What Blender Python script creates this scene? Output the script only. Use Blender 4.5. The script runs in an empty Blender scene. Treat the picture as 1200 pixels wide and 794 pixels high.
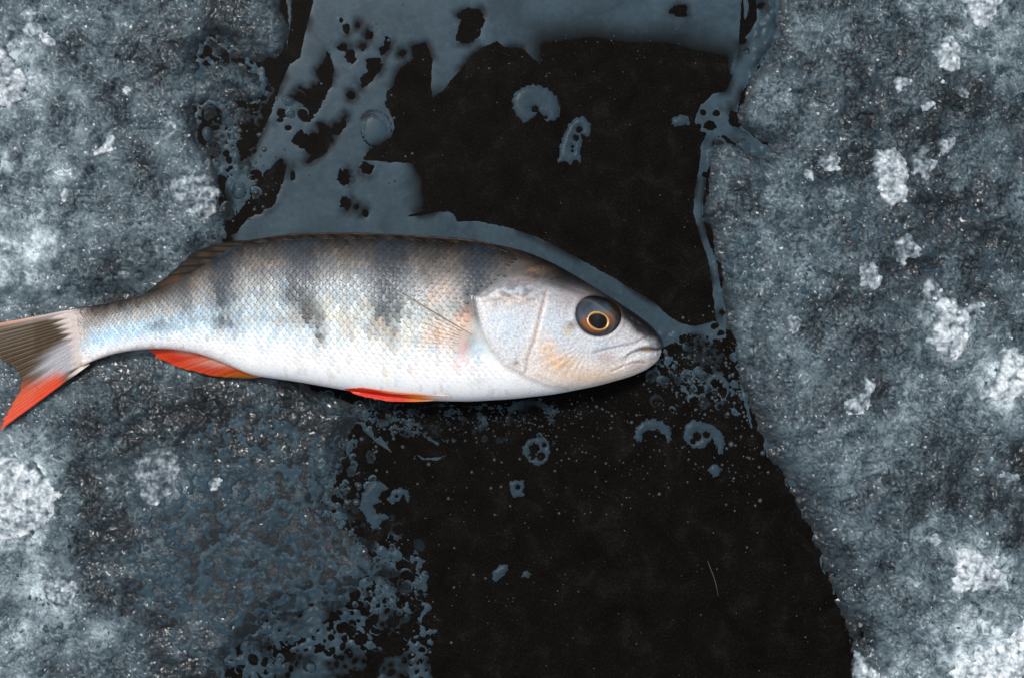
import bpy, math, random
import numpy as np

# ------------------------------------------------------------------ units: one layout unit = 1/3 mm (1200 units = 0.40 m)
S = 0.40 / 1200.0
CX, CY = 600.0, 397.0
HCAM = 1950.0                      # camera height in layout units (0.65 m)
C = bpy.context.scene.collection
rng = np.random.default_rng(7)

# ------------------------------------------------------------------ camera
cam_d = bpy.data.cameras.new('camera')
cam = bpy.data.objects.new('camera', cam_d); C.objects.link(cam)
cam.location = (0, 0, HCAM * S); cam.rotation_euler = (0, 0, 0)
cam_d.sensor_width = 36.0
cam_d.lens = 36.0 * HCAM / 1200.0
cam_d.clip_start = 0.01; cam_d.clip_end = 500.0
cam_d.dof.use_dof = True
cam_d.dof.focus_distance = (HCAM - 55) * S
cam_d.dof.aperture_fstop = 16.0
bpy.context.scene.camera = cam

# ------------------------------------------------------------------ sky, sun, exposure: bright overcast winter day
W = bpy.data.worlds.new("World"); bpy.context.scene.world = W; W.use_nodes = True
nt = W.node_tree; nt.nodes.clear()
sky = nt.nodes.new('ShaderNodeTexSky'); sky.sky_type = 'NISHITA'; sky.sun_disc = False
SUN_EL, SUN_AZ = math.radians(66), math.radians(-40)     # azimuth from +Y (top of the photograph), towards the left
sky.sun_elevation = SUN_EL; sky.sun_rotation = SUN_AZ
sky.air_density = 0.7; sky.dust_density = 2.0; sky.ozone_density = 0.4
bg = nt.nodes.new('ShaderNodeBackground'); bg.inputs['Strength'].default_value = 0.105
wo = nt.nodes.new('ShaderNodeOutputWorld')
hsv = nt.nodes.new('ShaderNodeHueSaturation'); hsv.inputs['Saturation'].default_value = 0.42      # thin overcast: a paler sky
nt.links.new(sky.outputs[0], hsv.inputs['Color']); nt.links.new(hsv.outputs[0], bg.inputs[0]); nt.links.new(bg.outputs[0], wo.inputs[0])
sl = bpy.data.lights.new('sun', 'SUN'); sl.energy = 1.5; sl.angle = math.radians(10); sl.color = (1.0, 0.985, 0.96)
so = bpy.data.objects.new('sun', sl); C.objects.link(so)
so.rotation_euler = (math.pi / 2 - SUN_EL, 0, math.pi - SUN_AZ) if False else (0, 0, 0)
import mathutils
sdir = mathutils.Vector((math.sin(SUN_AZ) * math.cos(SUN_EL), math.cos(SUN_AZ) * math.cos(SUN_EL), math.sin(SUN_EL)))
so.rotation_euler = sdir.to_track_quat('Z', 'Y').to_euler()
so.location = sdir * 3
vs = bpy.context.scene.view_settings
vs.view_transform = 'Standard'; vs.look = 'None'; vs.exposure = 0.80; vs.gamma = 1.0

# ------------------------------------------------------------------ small maths
def sstep(a, b, x):
    t = np.clip((x - a) / (b - a), 0, 1); return t * t * (3 - 2 * t)
def hashf(ix, iy, seed):
    h = (ix.astype(np.int64) * 374761393 + iy.astype(np.int64) * 668265263 + seed * 1442695041) & 0xFFFFFFFF
    h = ((h ^ (h >> 13)) * 1274126177) & 0xFFFFFFFF
    h = ((h ^ (h >> 16)) * 2246822519) & 0xFFFFFFFF
    return ((h ^ (h >> 15)) & 0xFFFFFF) / float(0xFFFFFF)
def perlin(x, y, seed=0):
    x0 = np.floor(x); y0 = np.floor(y); fx = x - x0; fy = y - y0
    ix = x0.astype(np.int64); iy = y0.astype(np.int64)
    def g(dx, dy):
        a = hashf(ix + dx, iy + dy, seed) * 2 * np.pi
        return np.cos(a) * (fx - dx) + np.sin(a) * (fy - dy)
    u = fx * fx * fx * (fx * (fx * 6 - 15) + 10); v = fy * fy * fy * (fy * (fy * 6 - 15) + 10)
    a = g(0, 0); b = g(1, 0); c = g(0, 1); d = g(1, 1)
    return 1.5 * ((a + u * (b - a)) * (1 - v) + (c + u * (d - c)) * v)
def fbm(x, y, seed=0, octs=3, gain=.5):
    s = 0; a = 1; n = 0
    for o in range(octs):
        s = s + a * perlin(x * 2 ** o, y * 2 ** o, seed + 17 * o); n += a; a *= gain
    return s / n
def worley(x, y, seed=0, jit=.9):
    x0 = np.floor(x).astype(np.int64); y0 = np.floor(y).astype(np.int64)
    f1 = np.full(x.shape, 9.0); f2 = np.full(x.shape, 9.0); idv = np.zeros(x.shape)
    for dx in (-1, 0, 1):
        for dy in (-1, 0, 1):
            cx = x0 + dx; cy = y0 + dy
            px = cx + .5 + jit * (hashf(cx, cy, seed) - .5); py = cy + .5 + jit * (hashf(cx, cy, seed + 5) - .5)
            d = np.hypot(x - px, y - py); r = hashf(cx, cy, seed + 9)
            m = d < f1
            f2 = np.where(m, f1, np.minimum(f2, d)); idv = np.where(m, r, idv); f1 = np.where(m, d, f1)
    return f1, f2, idv
def sdf(poly, X, Y, pad=80.0):
    """signed distance (positive inside) of a closed outline, -pad far away"""
    P = np.array(poly, float); out = np.full(X.shape, -pad)
    m = (X > P[:, 0].min() - pad) & (X < P[:, 0].max() + pad) & (Y > P[:, 1].min() - pad) & (Y < P[:, 1].max() + pad)
    x = X[m]; y = Y[m]
    if x.size == 0: return out
    d2 = np.full(x.shape, 1e20); ins = np.zeros(x.shape, bool)
    for i in range(len(P)):
        ax, ay = P[i]; bx, by = P[(i + 1) % len(P)]
        ex, ey = bx - ax, by - ay; L = ex * ex + ey * ey + 1e-9
        t = np.clip(((x - ax) * ex + (y - ay) * ey) / L, 0, 1)
        d2 = np.minimum(d2, (x - ax - t * ex) ** 2 + (y - ay - t * ey) ** 2)
        c = ((ay > y) != (by > y))
        ins ^= c & (x < ex * (y - ay) / (ey if abs(ey) > 1e-9 else 1e-9) + ax)
    d = np.sqrt(d2); out[m] = np.where(ins, d, -d)
    return out
def dist_line(pts, X, Y):
    d2 = np.full(np.shape(X), 1e20)
    for (ax, ay), (bx, by) in zip(pts[:-1], pts[1:]):
        ex, ey = bx - ax, by - ay; L = ex * ex + ey * ey + 1e-9
        t = np.clip(((X - ax) * ex + (Y - ay) * ey) / L, 0, 1)
        d2 = np.minimum(d2, (X - ax - t * ex) ** 2 + (Y - ay - t * ey) ** 2)
    return np.sqrt(d2)
def s2l(c):
    c = np.asarray(c, float) / 255.0
    return np.where(c <= .04045, c / 12.92, ((c + .055) / 1.055) ** 2.4)
def gs(X, Y, x, y, rx, ry=None):
    ry = ry or rx
    return np.exp(-((X - x) / rx) ** 2 - ((Y - y) / ry) ** 2)

# ------------------------------------------------------------------ mesh helpers
def mk_mesh(name, V, F, mat, cols=None, smooth=True, attrs=None, loc=(0, 0, 0)):
    """V: n x 3 in layout units (x right, y down, z up). F: m x 4 or m x 3 ints"""
    V = np.asarray(V, float); F = np.asarray(F, np.int32)
    co = np.empty_like(V); co[:, 0] = (V[:, 0] - CX) * S - loc[0]; co[:, 1] = (CY - V[:, 1]) * S - loc[1]; co[:, 2] = V[:, 2] * S - loc[2]
    me = bpy.data.meshes.new(name); k = F.shape[1]
    me.vertices.add(len(V)); me.vertices.foreach_set('co', co.astype(np.float32).ravel())
    me.loops.add(F.size); me.loops.foreach_set('vertex_index', F.ravel())
    me.polygons.add(len(F)); me.polygons.foreach_set('loop_start', np.arange(0, F.size, k, dtype=np.int32))
    if smooth: me.polygons.foreach_set('use_smooth', np.ones(len(F), bool))
    if cols is not None:
        a = me.attributes.new('Col', 'FLOAT_COLOR', 'POINT')
        cc = np.ones((len(V), 4), np.float32); cc[:, :3] = cols; a.data.foreach_set('color', cc.ravel())
    for k2, v2 in (attrs or {}).items():
        a = me.attributes.new(k2, 'FLOAT', 'POINT'); a.data.foreach_set('value', np.asarray(v2, np.float32))
    me.materials.append(mat); me.update(calc_edges=True); me.validate()
    return me
def link(name, me, parent=None, loc=(0, 0, 0), **props):
    o = bpy.data.objects.new(name, me); C.objects.link(o); o.location = loc
    if parent is not None: o.parent = parent
    for k, v in props.items(): o[k] = v
    return o
def grid_faces(ny, nx, keep=None, flip=True):
    """faces of a row-major grid; keep: ny x nx vertex mask (a face needs any kept corner)"""
    idx = np.arange(ny * nx).reshape(ny, nx)
    a = idx[:-1, :-1]; b = idx[:-1, 1:]; c = idx[1:, 1:]; d = idx[1:, :-1]
    F = np.stack([a, d, c, b], -1).reshape(-1, 4)
    if keep is not None:
        k = (keep[:-1, :-1] | keep[:-1, 1:] | keep[1:, 1:] | keep[1:, :-1]).ravel()
        F = F[k]
    return F
def compact(V, F, *arrs):
    used = np.zeros(len(V), bool); used[F.ravel()] = True
    m = np.cumsum(used) - 1
    return (V[used], m[F]) + tuple(a[used] for a in arrs)
def tube(pts, radii, n=6):
    pts = np.array(pts, float); V = []; F = []
    for i, p in enumerate(pts):
        t = pts[min(i + 1, len(pts) - 1)] - pts[max(i - 1, 0)]; t /= np.linalg.norm(t) + 1e-9
        u = np.cross(t, (0, 0, 1.0)); u /= np.linalg.norm(u) + 1e-9; w = np.cross(u, t)
        for k in range(n):
            a = 2 * np.pi * k / n; V.append(p + radii[i] * (math.cos(a) * u + math.sin(a) * w))
    for i in range(len(pts) - 1):
        for k in range(n):
            F.append((i * n + k, i * n + (k + 1) % n, (i + 1) * n + (k + 1) % n, (i + 1) * n + k))
    return np.array(V), np.array(F)

# ------------------------------------------------------------------ materials
class NB:
    def __init__(s, name):
        s.m = bpy.data.materials.new(name); s.m.use_nodes = True; s.t = s.m.node_tree; s.t.nodes.clear()
        s.out = s.n('ShaderNodeOutputMaterial'); s.p = s.n('ShaderNodeBsdfPrincipled'); s.l(s.p.outputs[0], s.out.inputs[0])
    def n(s, ty, **kw):
        x = s.t.nodes.new(ty)
        for k, v in kw.items(): setattr(x, k, v)
        return x
    def l(s, a, b): s.t.links.new(a, b)
    def set(s, **kw):
        for k, v in kw.items(): s.p.inputs[k.replace('_', ' ')].default_value = v
    def attr(s, name): return s.n('ShaderNodeAttribute', attribute_name=name)
    def coord(s): return s.n('ShaderNodeTexCoord').outputs['Object']
    def noise(s, scale, detail=2, rough=.5, dist=0, co=None):
        x = s.n('ShaderNodeTexNoise'); x.inputs['Scale'].default_value = scale; x.inputs['Detail'].default_value = detail
        x.inputs['Roughness'].default_value = rough; x.inputs['Distortion'].default_value = dist
        s.l(co or s.coord(), x.inputs['Vector']); return x.outputs['Fac']
    def ramp(s, fac, stops):
        r = s.n('ShaderNodeValToRGB'); e = r.color_ramp.elements
        while len(e) < len(stops): e.new(.5)
        for el, (p, c) in zip(e, stops): el.position = p; el.color = (*c, 1) if len(c) == 3 else c
        s.l(fac, r.inputs[0]); return r.outputs[0]
    def mul(s, a, b, fac=1.0, mode='MULTIPLY'):
        x = s.n('ShaderNodeMix', data_type='RGBA', blend_type=mode)
        if isinstance(fac, (int, float)): x.inputs[0].default_value = fac
        else: s.l(fac, x.inputs[0])
        for i, v in ((6, a), (7, b)):
            if isinstance(v, tuple): x.inputs[i].default_value = (*v, 1)
            else: s.l(v, x.inputs[i])
        return x.outputs[2]
    def mapr(s, v, a, b, c, d):
        x = s.n('ShaderNodeMapRange'); s.l(v, x.inputs[0])
        for i, q in enumerate((a, b, c, d)): x.inputs[1 + i].default_value = q
        return x.outputs[0]
    def bump(s, h, dist, strength=1.0, prev=None):
        b = s.n('ShaderNodeBump'); b.inputs['Strength'].default_value = strength; b.inputs['Distance'].default_value = dist
        s.l(h, b.inputs['Height'])
        if prev is not None: s.l(prev, b.inputs['Normal'])
        return b.outputs[0]

def mat_ice():
    b = NB('rough_wet_ice'); co = b.coord()
    col = b.attr('Col').outputs['Color']
    f1 = b.noise(900, 3, .6, 1.5, co)
    c = b.mul(col, b.ramp(f1, [(.30, (.82, .82, .82)), (.5, (1, 1, 1)), (.70, (1.18, 1.18, 1.18))]))
    b.l(c, b.p.inputs['Base Color'])
    b.l(b.mapr(b.noise(500, 2, .5, 0, co), .35, .65, .07, .24), b.p.inputs['Roughness'])
    b.set(IOR=1.33, Specular_IOR_Level=.34, Coat_Weight=.38, Coat_Roughness=.05, Coat_IOR=1.33)
    f2 = b.noise(1500, 3, .6, 1.0, co)
    b.l(b.bump(f2, .0004, .75), b.p.inputs['Normal'])
    return b.m
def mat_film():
    b = NB('sky_tinted_water_film'); co = b.coord()
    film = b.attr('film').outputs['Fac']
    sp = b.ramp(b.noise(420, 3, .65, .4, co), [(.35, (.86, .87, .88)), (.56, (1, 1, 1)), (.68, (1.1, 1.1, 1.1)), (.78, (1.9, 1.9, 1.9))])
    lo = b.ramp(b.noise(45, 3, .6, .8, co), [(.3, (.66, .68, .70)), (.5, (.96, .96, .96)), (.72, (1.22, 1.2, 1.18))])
    c = b.mul(b.mul((.0310, .0525, .0670), sp), lo)  # blue-grey base colour stands in for the sky mirrored in the film
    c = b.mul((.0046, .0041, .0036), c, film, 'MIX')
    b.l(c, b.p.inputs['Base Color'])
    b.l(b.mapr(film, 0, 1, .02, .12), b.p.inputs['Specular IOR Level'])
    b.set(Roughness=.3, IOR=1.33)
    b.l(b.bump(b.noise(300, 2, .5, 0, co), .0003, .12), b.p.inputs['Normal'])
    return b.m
def mat_black():
    b = NB('clear_black_ice'); co = b.coord()
    f = b.ramp(b.noise(90, 4, .65, .6, co), [(.30, (.0030, .0026, .0022)), (.55, (.0050, .0046, .0040)), (.80, (.0115, .0108, .0100))])
    g = b.ramp(b.noise(1300, 2, .6, 0, co), [(.45, (.7, .7, .7)), (.62, (1.1, 1.1, 1.1)), (.76, (3.0, 3.0, 3.0))])
    b.l(b.mul(f, g), b.p.inputs['Base Color'])
    b.set(Roughness=.4, IOR=1.33, Specular_IOR_Level=.02)
    return b.m
def mat_snow():
    b = NB('white_granular_ice'); co = b.coord()
    col = b.attr('Col').outputs['Color']
    c = b.mul(col, b.ramp(b.noise(1100, 3, .6, .8, co), [(.32, (.55, .58, .6)), (.5, (.95, .95, .95)), (.7, (1.25, 1.25, 1.25))]))
    b.l(c, b.p.inputs['Base Color'])
    b.set(Roughness=.35, IOR=1.31, Specular_IOR_Level=.5)
    b.l(b.bump(b.noise(1600, 3, .65, .5, co), .0005, .8), b.p.inputs['Normal'])
    return b.m
def mat_vcol(name, rough=.35, metal=0.0, spec=.5, coat=0.0, bump=None, speck=None, alpha=None):
    b = NB(name); co = b.coord()
    col = b.attr('Col').outputs['Color']
    if speck: col = b.mul(col, b.ramp(b.noise(speck, 2, .6, 0, co), [(.3, (.82, .82, .83)), (.5, (1, 1, 1)), (.7, (1.12, 1.12, 1.12))]))
    b.l(col, b.p.inputs['Base Color'])
    b.set(Roughness=rough, Metallic=metal, Specular_IOR_Level=spec, Coat_Weight=coat, Coat_Roughness=.08)
    if bump: b.l(b.bump(b.noise(bump, 2, .6, 0, co), .00025, .35), b.p.inputs['Normal'])
    if alpha is not None:
        b.l(b.attr('alpha').outputs['Fac'], b.p.inputs['Alpha'])
    return b.m
def mat_plain(name, col, rough=.4, spec=.5, metal=0.0, coat=0.0):
    b = NB(name); b.set(Base_Color=(*col, 1), Roughness=rough, Specular_IOR_Level=spec, Metallic=metal, Coat_Weight=coat, Coat_Roughness=.05)
    co = b.coord()
    c = b.mul((*col,), b.ramp(b.noise(700, 2, .5, 0, co), [(.3, (.8, .8, .8)), (.7, (1.15, 1.15, 1.15))]))
    b.l(c, b.p.inputs['Base Color'])
    return b.m
M_ICE, M_FILM, M_BLACK, M_SNOW = mat_ice(), mat_film(), mat_black(), mat_snow()
M_BODY = mat_vcol('fish_skin', .40, 0.0, .4, .30, bump=1700, speck=1500)
M_SCALE = mat_vcol('fish_scale', .42, 0.06, .35, .05)
M_FIN = mat_vcol('fish_fin', .38, 0.0, .25, .06, speck=1500)
M_DORSAL = mat_vcol('dark_fin', .5, 0.0, .18, 0.0)
M_FINCLEAR = mat_vcol('clear_fin_membrane', .3, 0.0, .4, .2, alpha=True)
M_PUPIL = mat_plain('pupil_black', (.002, .002, .002), .08, .3, 0, .25)
M_GOLD = mat_plain('gold_rim', (.62, .33, .10), .3, .5, .4, .3)
M_EYE = mat_vcol('eye_iris_and_reflection', .10, 0.0, .5, 1.0)
M_HAIR = mat_plain('pale_fibre', (.035, .038, .038), .5, .3)
M_BUB = mat_plain('trapped_air_bubble', (.028, .033, .036), .25, .5)

# ------------------------------------------------------------------ the layout of the ice: outlines measured on the ground
BIG = 4e5
P_FILM = [(470,-128),(400,-112),(372,-80),(366,0),(354,46),(350,67),(338,74),(326,102),(317,130),(303,159),(297,176),(280,197),(264,212),(262,226),(275,250),(268,278),(280,292),
 (400,300),(560,310),(640,330),(700,350),(745,380),(775,410),(790,402),(800,393),(825,394),(838,399),(852,396),(852,382),(838,374),(815,380),(800,378),(785,369),(765,351),(735,333),
 (700,313),(660,291),(630,276),(600,266),(560,257.5),(537,258),(533,250),(526,246),(510,247),(498,250),(480,252),(479,229),(470,208),(463,190),(445,187),(428,186),(435,176),(452,168),(460,162),
 (464,150),(463,141),(456,127),(454,109),(463,102),(467,85),(486,70),(484,56),(498,52),(505,70),(503,102),(507,122),(513,112),(522,107),(530,95),(540,85),(552,68),(565,58),(583,50),
 (590,58),(605,57),(612,60),(640,85),(868,90),(868,40),(871,0),(872,-70),(840,-104),(760,-118),(650,-108),(560,-124)]
P_FILM_SOFT = [(446,192),(462,188),(486,190),(500,210),(506,247),(480,254),(460,250)]
P_STRIP = [(886,-140),(884,0),(885,22),(878,36),(868,46),(862,70),(856,90),(850,105),(835,108),(820,122),(812,140),(815,155),(826,157),(820,170),(818,195),(812,225),(811,250),(818,275),(828,305),(833,335),
 (836,362),(838,376),(848,390),(856,384),(852,360),(846,335),(840,305),(831,280),(826,255),(826,235),(833,190),(838,170),(848,160),(865,172),(880,184),(905,190),(925,202),(935,196),(905,174),(885,160),
 (872,148),(866,130),(870,112),(882,92),(895,70),(905,58),(918,45),(912,20),(917,0),(915,-60),(908,-140)]
HOLES = [
 [(329,187),(333,197),(329,215),(319,240),(305,248),(290,254),(276,272),(268,276),(276,255),(287,243),(296,228),(303,214),(312,203),(320,196)],
 [(384,63),(390,81),(386,102),(375,123),(364,141),(356,142),(361,130),(357,122),(345,113),(352,104),(361,108),(369,101),(378,97),(372,84),(380,76)],
 [(373,145),(386,150),(389,166),(379,180),(361,190),(366,181),(357,173),(343,166),(352,154),(361,160),(368,158),(377,161)],
 [(405,136),(403,148),(396,157),(388,153),(393,146),(398,147)],
 [(453,44),(457,48),(453,60),(447,64),(446,58),(451,54)],
 [(549,11),(563,13),(566,25),(560,42),(549,50),(536,47),(538,35),(543,24),(538,18)],
 [(430,72),(445,70),(446,80),(436,92),(426,102),(423,92),(433,86)],
 [(352,-130),(362,0),(352,45),(349,64),(335,70),(334,55),(345,35),(348,0),(340,-130)],
 [(790,8),(803,8),(803,18),(792,18),(786,14)],
]
HOLE_DOTS = [(433,41,4,4),(406,34,3,4),(411,67,5,7),(411,112,3.5,3.5),(430,197,6,6),(403,208,6,8),(405,238,5,6),(428,250,2.6,3),(402,56,4,3),(472,63,3,3),(418,243,2,2),(343,206,2,3.5),
 (328,141,2.4,2),(338,150,2.4,2),(330,133,4,4),(425,55,3,3),(400,24,2,2),(419,30,2,2),(455,122,3,3),(860,135,4,3),(840,133,3,3),(870,48,3,3),(893,8,4,4),(824,132,2.5,2.5),(832,147,6,4),(818,150,2.5,3),(862,143,6,5),
 (858,137,2.5,5),(826,205,2.4,2.4),(838,382,3,2.5),(845,390,3.5,3),(846,366,2,2)]
P_LEFT = [(-BIG,-BIG),(310,-BIG),(322,-60),(326,0),(332,30),(330,60),(322,66),(305,68),(296,66),(280,62),(262,50),(246,44),(232,52),(226,70),(240,82),(262,74),(284,80),(302,92),(308,108),(298,118),(275,112),(258,120),(246,112),(226,120),
 (228,142),(232,160),(240,180),(247,200),(256,215),(258,240),(255,262),(262,290),(300,320),(310,430),(372,458),(425,478),(408,510),(396,540),(385,565),(372,590),(395,615),(425,640),(440,660),(420,690),(380,700),(330,712),(290,740),(265,770),(262,794),(250,850),(200,BIG),(-BIG,BIG)]
P_RIGHT = [(930,-BIG),(912,-60),(914,0),(916,30),(908,56),(896,72),(884,92),(872,112),(866,132),(874,150),(905,173),(902,190),(872,180),(850,166),(838,180),(832,215),(828,240),(832,262),(842,300),(849,335),(856,375),(864,420),(878,470),
 (898,515),(922,558),(943,600),(953,622),(962,640),(978,690),(990,720),(1001,760),(1003,794),(1010,850),(1100,BIG),(BIG,BIG),(BIG,-BIG)]
FOOT = [(-60,360),(85,352),(180,330),(260,280),(400,268),(600,280),(730,350),(790,395),(770,440),(650,475),(520,480),(400,470),(300,450),(180,425),(110,430),(60,470),(0,515),(-60,430)]
# discs of bubble film with their own dark middle: x, y, radius, rim width
RINGS = [(440,150,20,7),(243,59,8,3),(235,60,5,2),(257,58,8,3),(266,47,6,3),(286,136,4,3),(288,196,8,3.5),(246,133,9,4),(258,163,11,4),(249,175,10,4),(270,150,4,3),(282,165,3,2),(284,172,3,2),
 (298,204,8,3),(281,224,9,3.5),(300,226,8,3),(266,248,12,4),(338,118,7,3),(340,133,6,3),(355,133,8,3),(352,112,7,3),
 (435,470,11,3),(447,468,14,2.5),(410,470,14,2.5),(396,478,12,2.5),(385,465,9,2.5),(383,500,7,3),(408,522,7,5),(395,550,8,4),(405,566,5,3),(385,590,8,4),(392,615,9,4),(402,608,7,4),(416,612,8,4),(408,592,6,4),(420,580,4,3),
 (384,582,9,4),(490,470,9,2.5),(468,478,7,2.5),(765,440,9,4),(778,447,8,5),(800,463,9,4),(812,467,7,4),(826,470,10,4),(840,455,16,5),(843,475,6,4),(788,480,5,3),(792,455,6,3),(806,440,9,4),(822,438,11,4),(770,470,9,5),(848,470,4,3),
 (875,60,4,3),(870,175,11,3),(862,200,10,3),(845,200,7,3),(888,210,12,3.5),(905,205,8,3),(880,230,12,3.5),(860,235,9,3),(845,250,10,3),(905,240,10,3),(896,258,9,3),(868,262,9,3),(848,300,6,2.5)]
FOAMS = [  # outline, cell size, gate bias, weight of holes
 ([(228,45),(262,48),(300,70),(312,95),(318,112),(296,165),(272,205),(262,275),(254,255),(246,205),(232,165),(224,130),(222,80)], 15, .12),
 ([(300,452),(372,462),(430,474),(480,478),(560,480),(610,470),(650,472),(655,484),(600,500),(540,515),(470,512),(430,500),(330,490)], 8.5, .02),
 ([(330,520),(392,540),(384,570),(372,600),(392,612),(410,625),(436,624),(470,628),(488,648),(502,658),(500,680),(502,700),(498,730),(512,738),(498,760),(505,800),(500,860),(250,860),(262,800),(300,740),(380,700),(300,650)], 16, .22),
 ([(776,396),(850,392),(866,420),(880,470),(862,485),(850,450),(800,455),(770,440),(765,425)], 9, .10),
 ([(836,180),(905,185),(1000,210),(1010,330),(950,345),(850,340),(832,250)], 16, .12),
 ([(-60,440),(300,450),(390,520),(370,600),(380,700),(260,790),(-60,860)], 11, .14),
 ([(150,520),(300,490),(390,520),(400,600),(440,660),(400,720),(280,780),(160,760)], 20, .22),
 ([(150,520),(300,490),(390,520),(400,600),(440,660),(400,720),(280,780),(160,760)], 8, .16),
 ([(905,-60),(1260,-60),(1260,850),(1040,850),(960,600),(900,440),(850,300),(848,190),(900,180),(880,130)], 10, .12),
 ([(-60,-60),(330,-60),(320,60),(225,60),(225,130),(250,220),(260,290),(180,330),(-60,360)], 8, -.10),
]
P_EXTRA_FILM = [[(432,485),(425,497),(424,503),(440,520),(463,534),(456,521),(446,508),(440,512),(437,500),(440,490)],
 [(595,478),(601,470),(618,466),(632,467),(645,474),(652,480),(640,484),(625,476),(610,478),(600,486),(598,502),(592,498),(594,484)],
 [(470,478),(510,472),(590,476),(592,480),(560,479),(515,476),(480,482)],
 [(502,508),(517,518),(512,523),(500,516)],[(486,527),(497,535),(514,534),(534,526),(533,530),(512,541),(494,540),(484,531)],
 [(868,440),(876,462),(880,482),(884,502),(879,504),(872,478),(866,452)],[(896,505),(906,516),(909,535),(898,538),(893,520)],
 [(868,-40),(876,-40),(879,10),(874,32),(870,20)],
 [(326,-60),(345,-60),(343,25),(338,60),(333,58),(337,25)],
 [(943,590),(949,596),(956,615),(959,628),(954,628),(947,612)],[(960,645),(966,650),(965,664),(971,673),(965,674),(959,662)],[(976,680),(981,684),(979,700),(983,707),(978,707),(974,698)],[(994,720),(999,723),(996,745),(1002,760),(997,761),(992,742)],
 [(918,545),(926,556),(936,572),(941,588),(936,586),(925,566),(916,552)],
 [(340,800),(345,784),(352,770),(362,766),(380,760),(384,775),(395,790),(380,800)]]

# the detailed sheet, growing coarser out to the horizon
STEP = 1.45
core_x = np.arange(-110, 1311, STEP); core_y = np.arange(-150, 900, STEP)
def grow(a):
    tail = []; d = STEP; x = 0
    while x < 150000: d *= 1.22; x += d; tail.append(x)
    tail = np.array(tail)
    return np.concatenate([a[0] - tail[::-1], a, a[-1] + tail])
gx, gy = grow(core_x), grow(core_y)
X, Y = np.meshgrid(gx, gy)
ny, nx = X.shape
far = np.maximum(np.maximum(-110 - X, X - 1310), np.maximum(-150 - Y, Y - 900)); near = 1 - sstep(0, 500, far)

# shared wobble
wob = 5 * perlin(X / 26, Y / 26, 3) + 2.2 * perlin(X / 9, Y / 9, 4)
sL = sdf(P_LEFT, X, Y, BIG); sR = sdf(P_RIGHT, X, Y, BIG)
ice_sd = np.maximum(sL, sR) + wob
foot = sdf(FOOT, X, Y, 60)
under = sstep(-26, 4, foot)

LLZ = np.clip(1.5 * gs(X, Y, 300, 640, 165, 120), 0, 1) * sstep(70, 190, X)
# grain of the rough ice
wx = X + 4 * perlin(X / 13, Y / 13, 21); wy = Y + 4 * perlin(X / 13, Y / 13, 22)
g_fine = perlin(wx / 4.6, wy / 4.6, 31); g_mid = perlin(wx / 9.5, wy / 9.5, 32); g_big = fbm(X / 34, Y / 34, 33, 2)
f1, f2, fid = worley(wx / 8.0, wy / 8.0, 41)
g1, g2, gid = worley((X + 3 * g_fine) / 15, (Y + 3 * g_mid) / 15, 44)
edge = 1 - sstep(0, .22, f2 - f1)
edge2 = 1 - sstep(0, .16, g2 - g1)
peb = sstep(860, 980, X)
cellbump = np.clip(.75 - f1, 0, 1) * (.3 + fid)
slopeR_zone = sstep(420, 540, Y) * (X > 800)
slopeR = sstep(0, 60, sR) * sstep(430, 560, Y)
base = np.clip(ice_sd * (.34 - .12 * slopeR_zone), -5, 6.5) + slopeR * 9 * near
base = base * (1 - .65 * under) + (5.0 * fbm(X / 80, Y / 80, 34, 2) + 4.0 * (1 - .85 * LLZ) * fbm(X / 36, Y / 36, 35, 2)) * sstep(0, 15, ice_sd) * (1 - under) * near
amp = sstep(-12, 12, ice_sd) * near * (1 - .55 * under) * (1 - .86 * LLZ)
h1, h2, hid = worley((X + 5 * g_mid) / 27, (Y + 5 * g_fine) / 27, 47)
wx2 = X + 5 * perlin(X / 10, Y / 10, 23) + 2 * perlin(X / 5, Y / 5, 25); wy2 = Y + 5 * perlin(X / 10, Y / 10, 24) + 2 * perlin(X / 5, Y / 5, 26)
v1 = np.abs(perlin(wx2 / 9.0, wy2 / 9.0, 111)); v2 = np.abs(perlin(wx2 / 15, wy2 / 15, 112)); v3 = np.abs(perlin(X / 60 + .3 * g_big, Y / 60, 113))
groove = np.maximum(np.maximum(1 - sstep(.02, .12, v1), (1 - sstep(.01, .09, v2))), .9 * (1 - sstep(0, .16, f2 - f1)) * (fid > .35))
crack = 1 - sstep(0, .03, v3)
plat = np.tanh(1.6 * g_mid + 1.0 * g_fine + .7)
ruf = .62 + .38 * sstep(-.22, .22, fbm(X / 52, Y / 52, 131, 2) + .25 * g_big)
amp = amp * ruf
zi = base + amp * (1.5 * plat + 3.0 * g_big + 8.5 * np.clip(.72 - h1, 0, 1) * hid + 4.2 * np.clip(.72 - g1, 0, 1) ** .8 * (gid > .45) + 1.4 * cellbump - 1.9 * groove - 2.0 * crack)
zi = np.where(foot > 3, np.minimum(zi, 5.0), zi)

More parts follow.
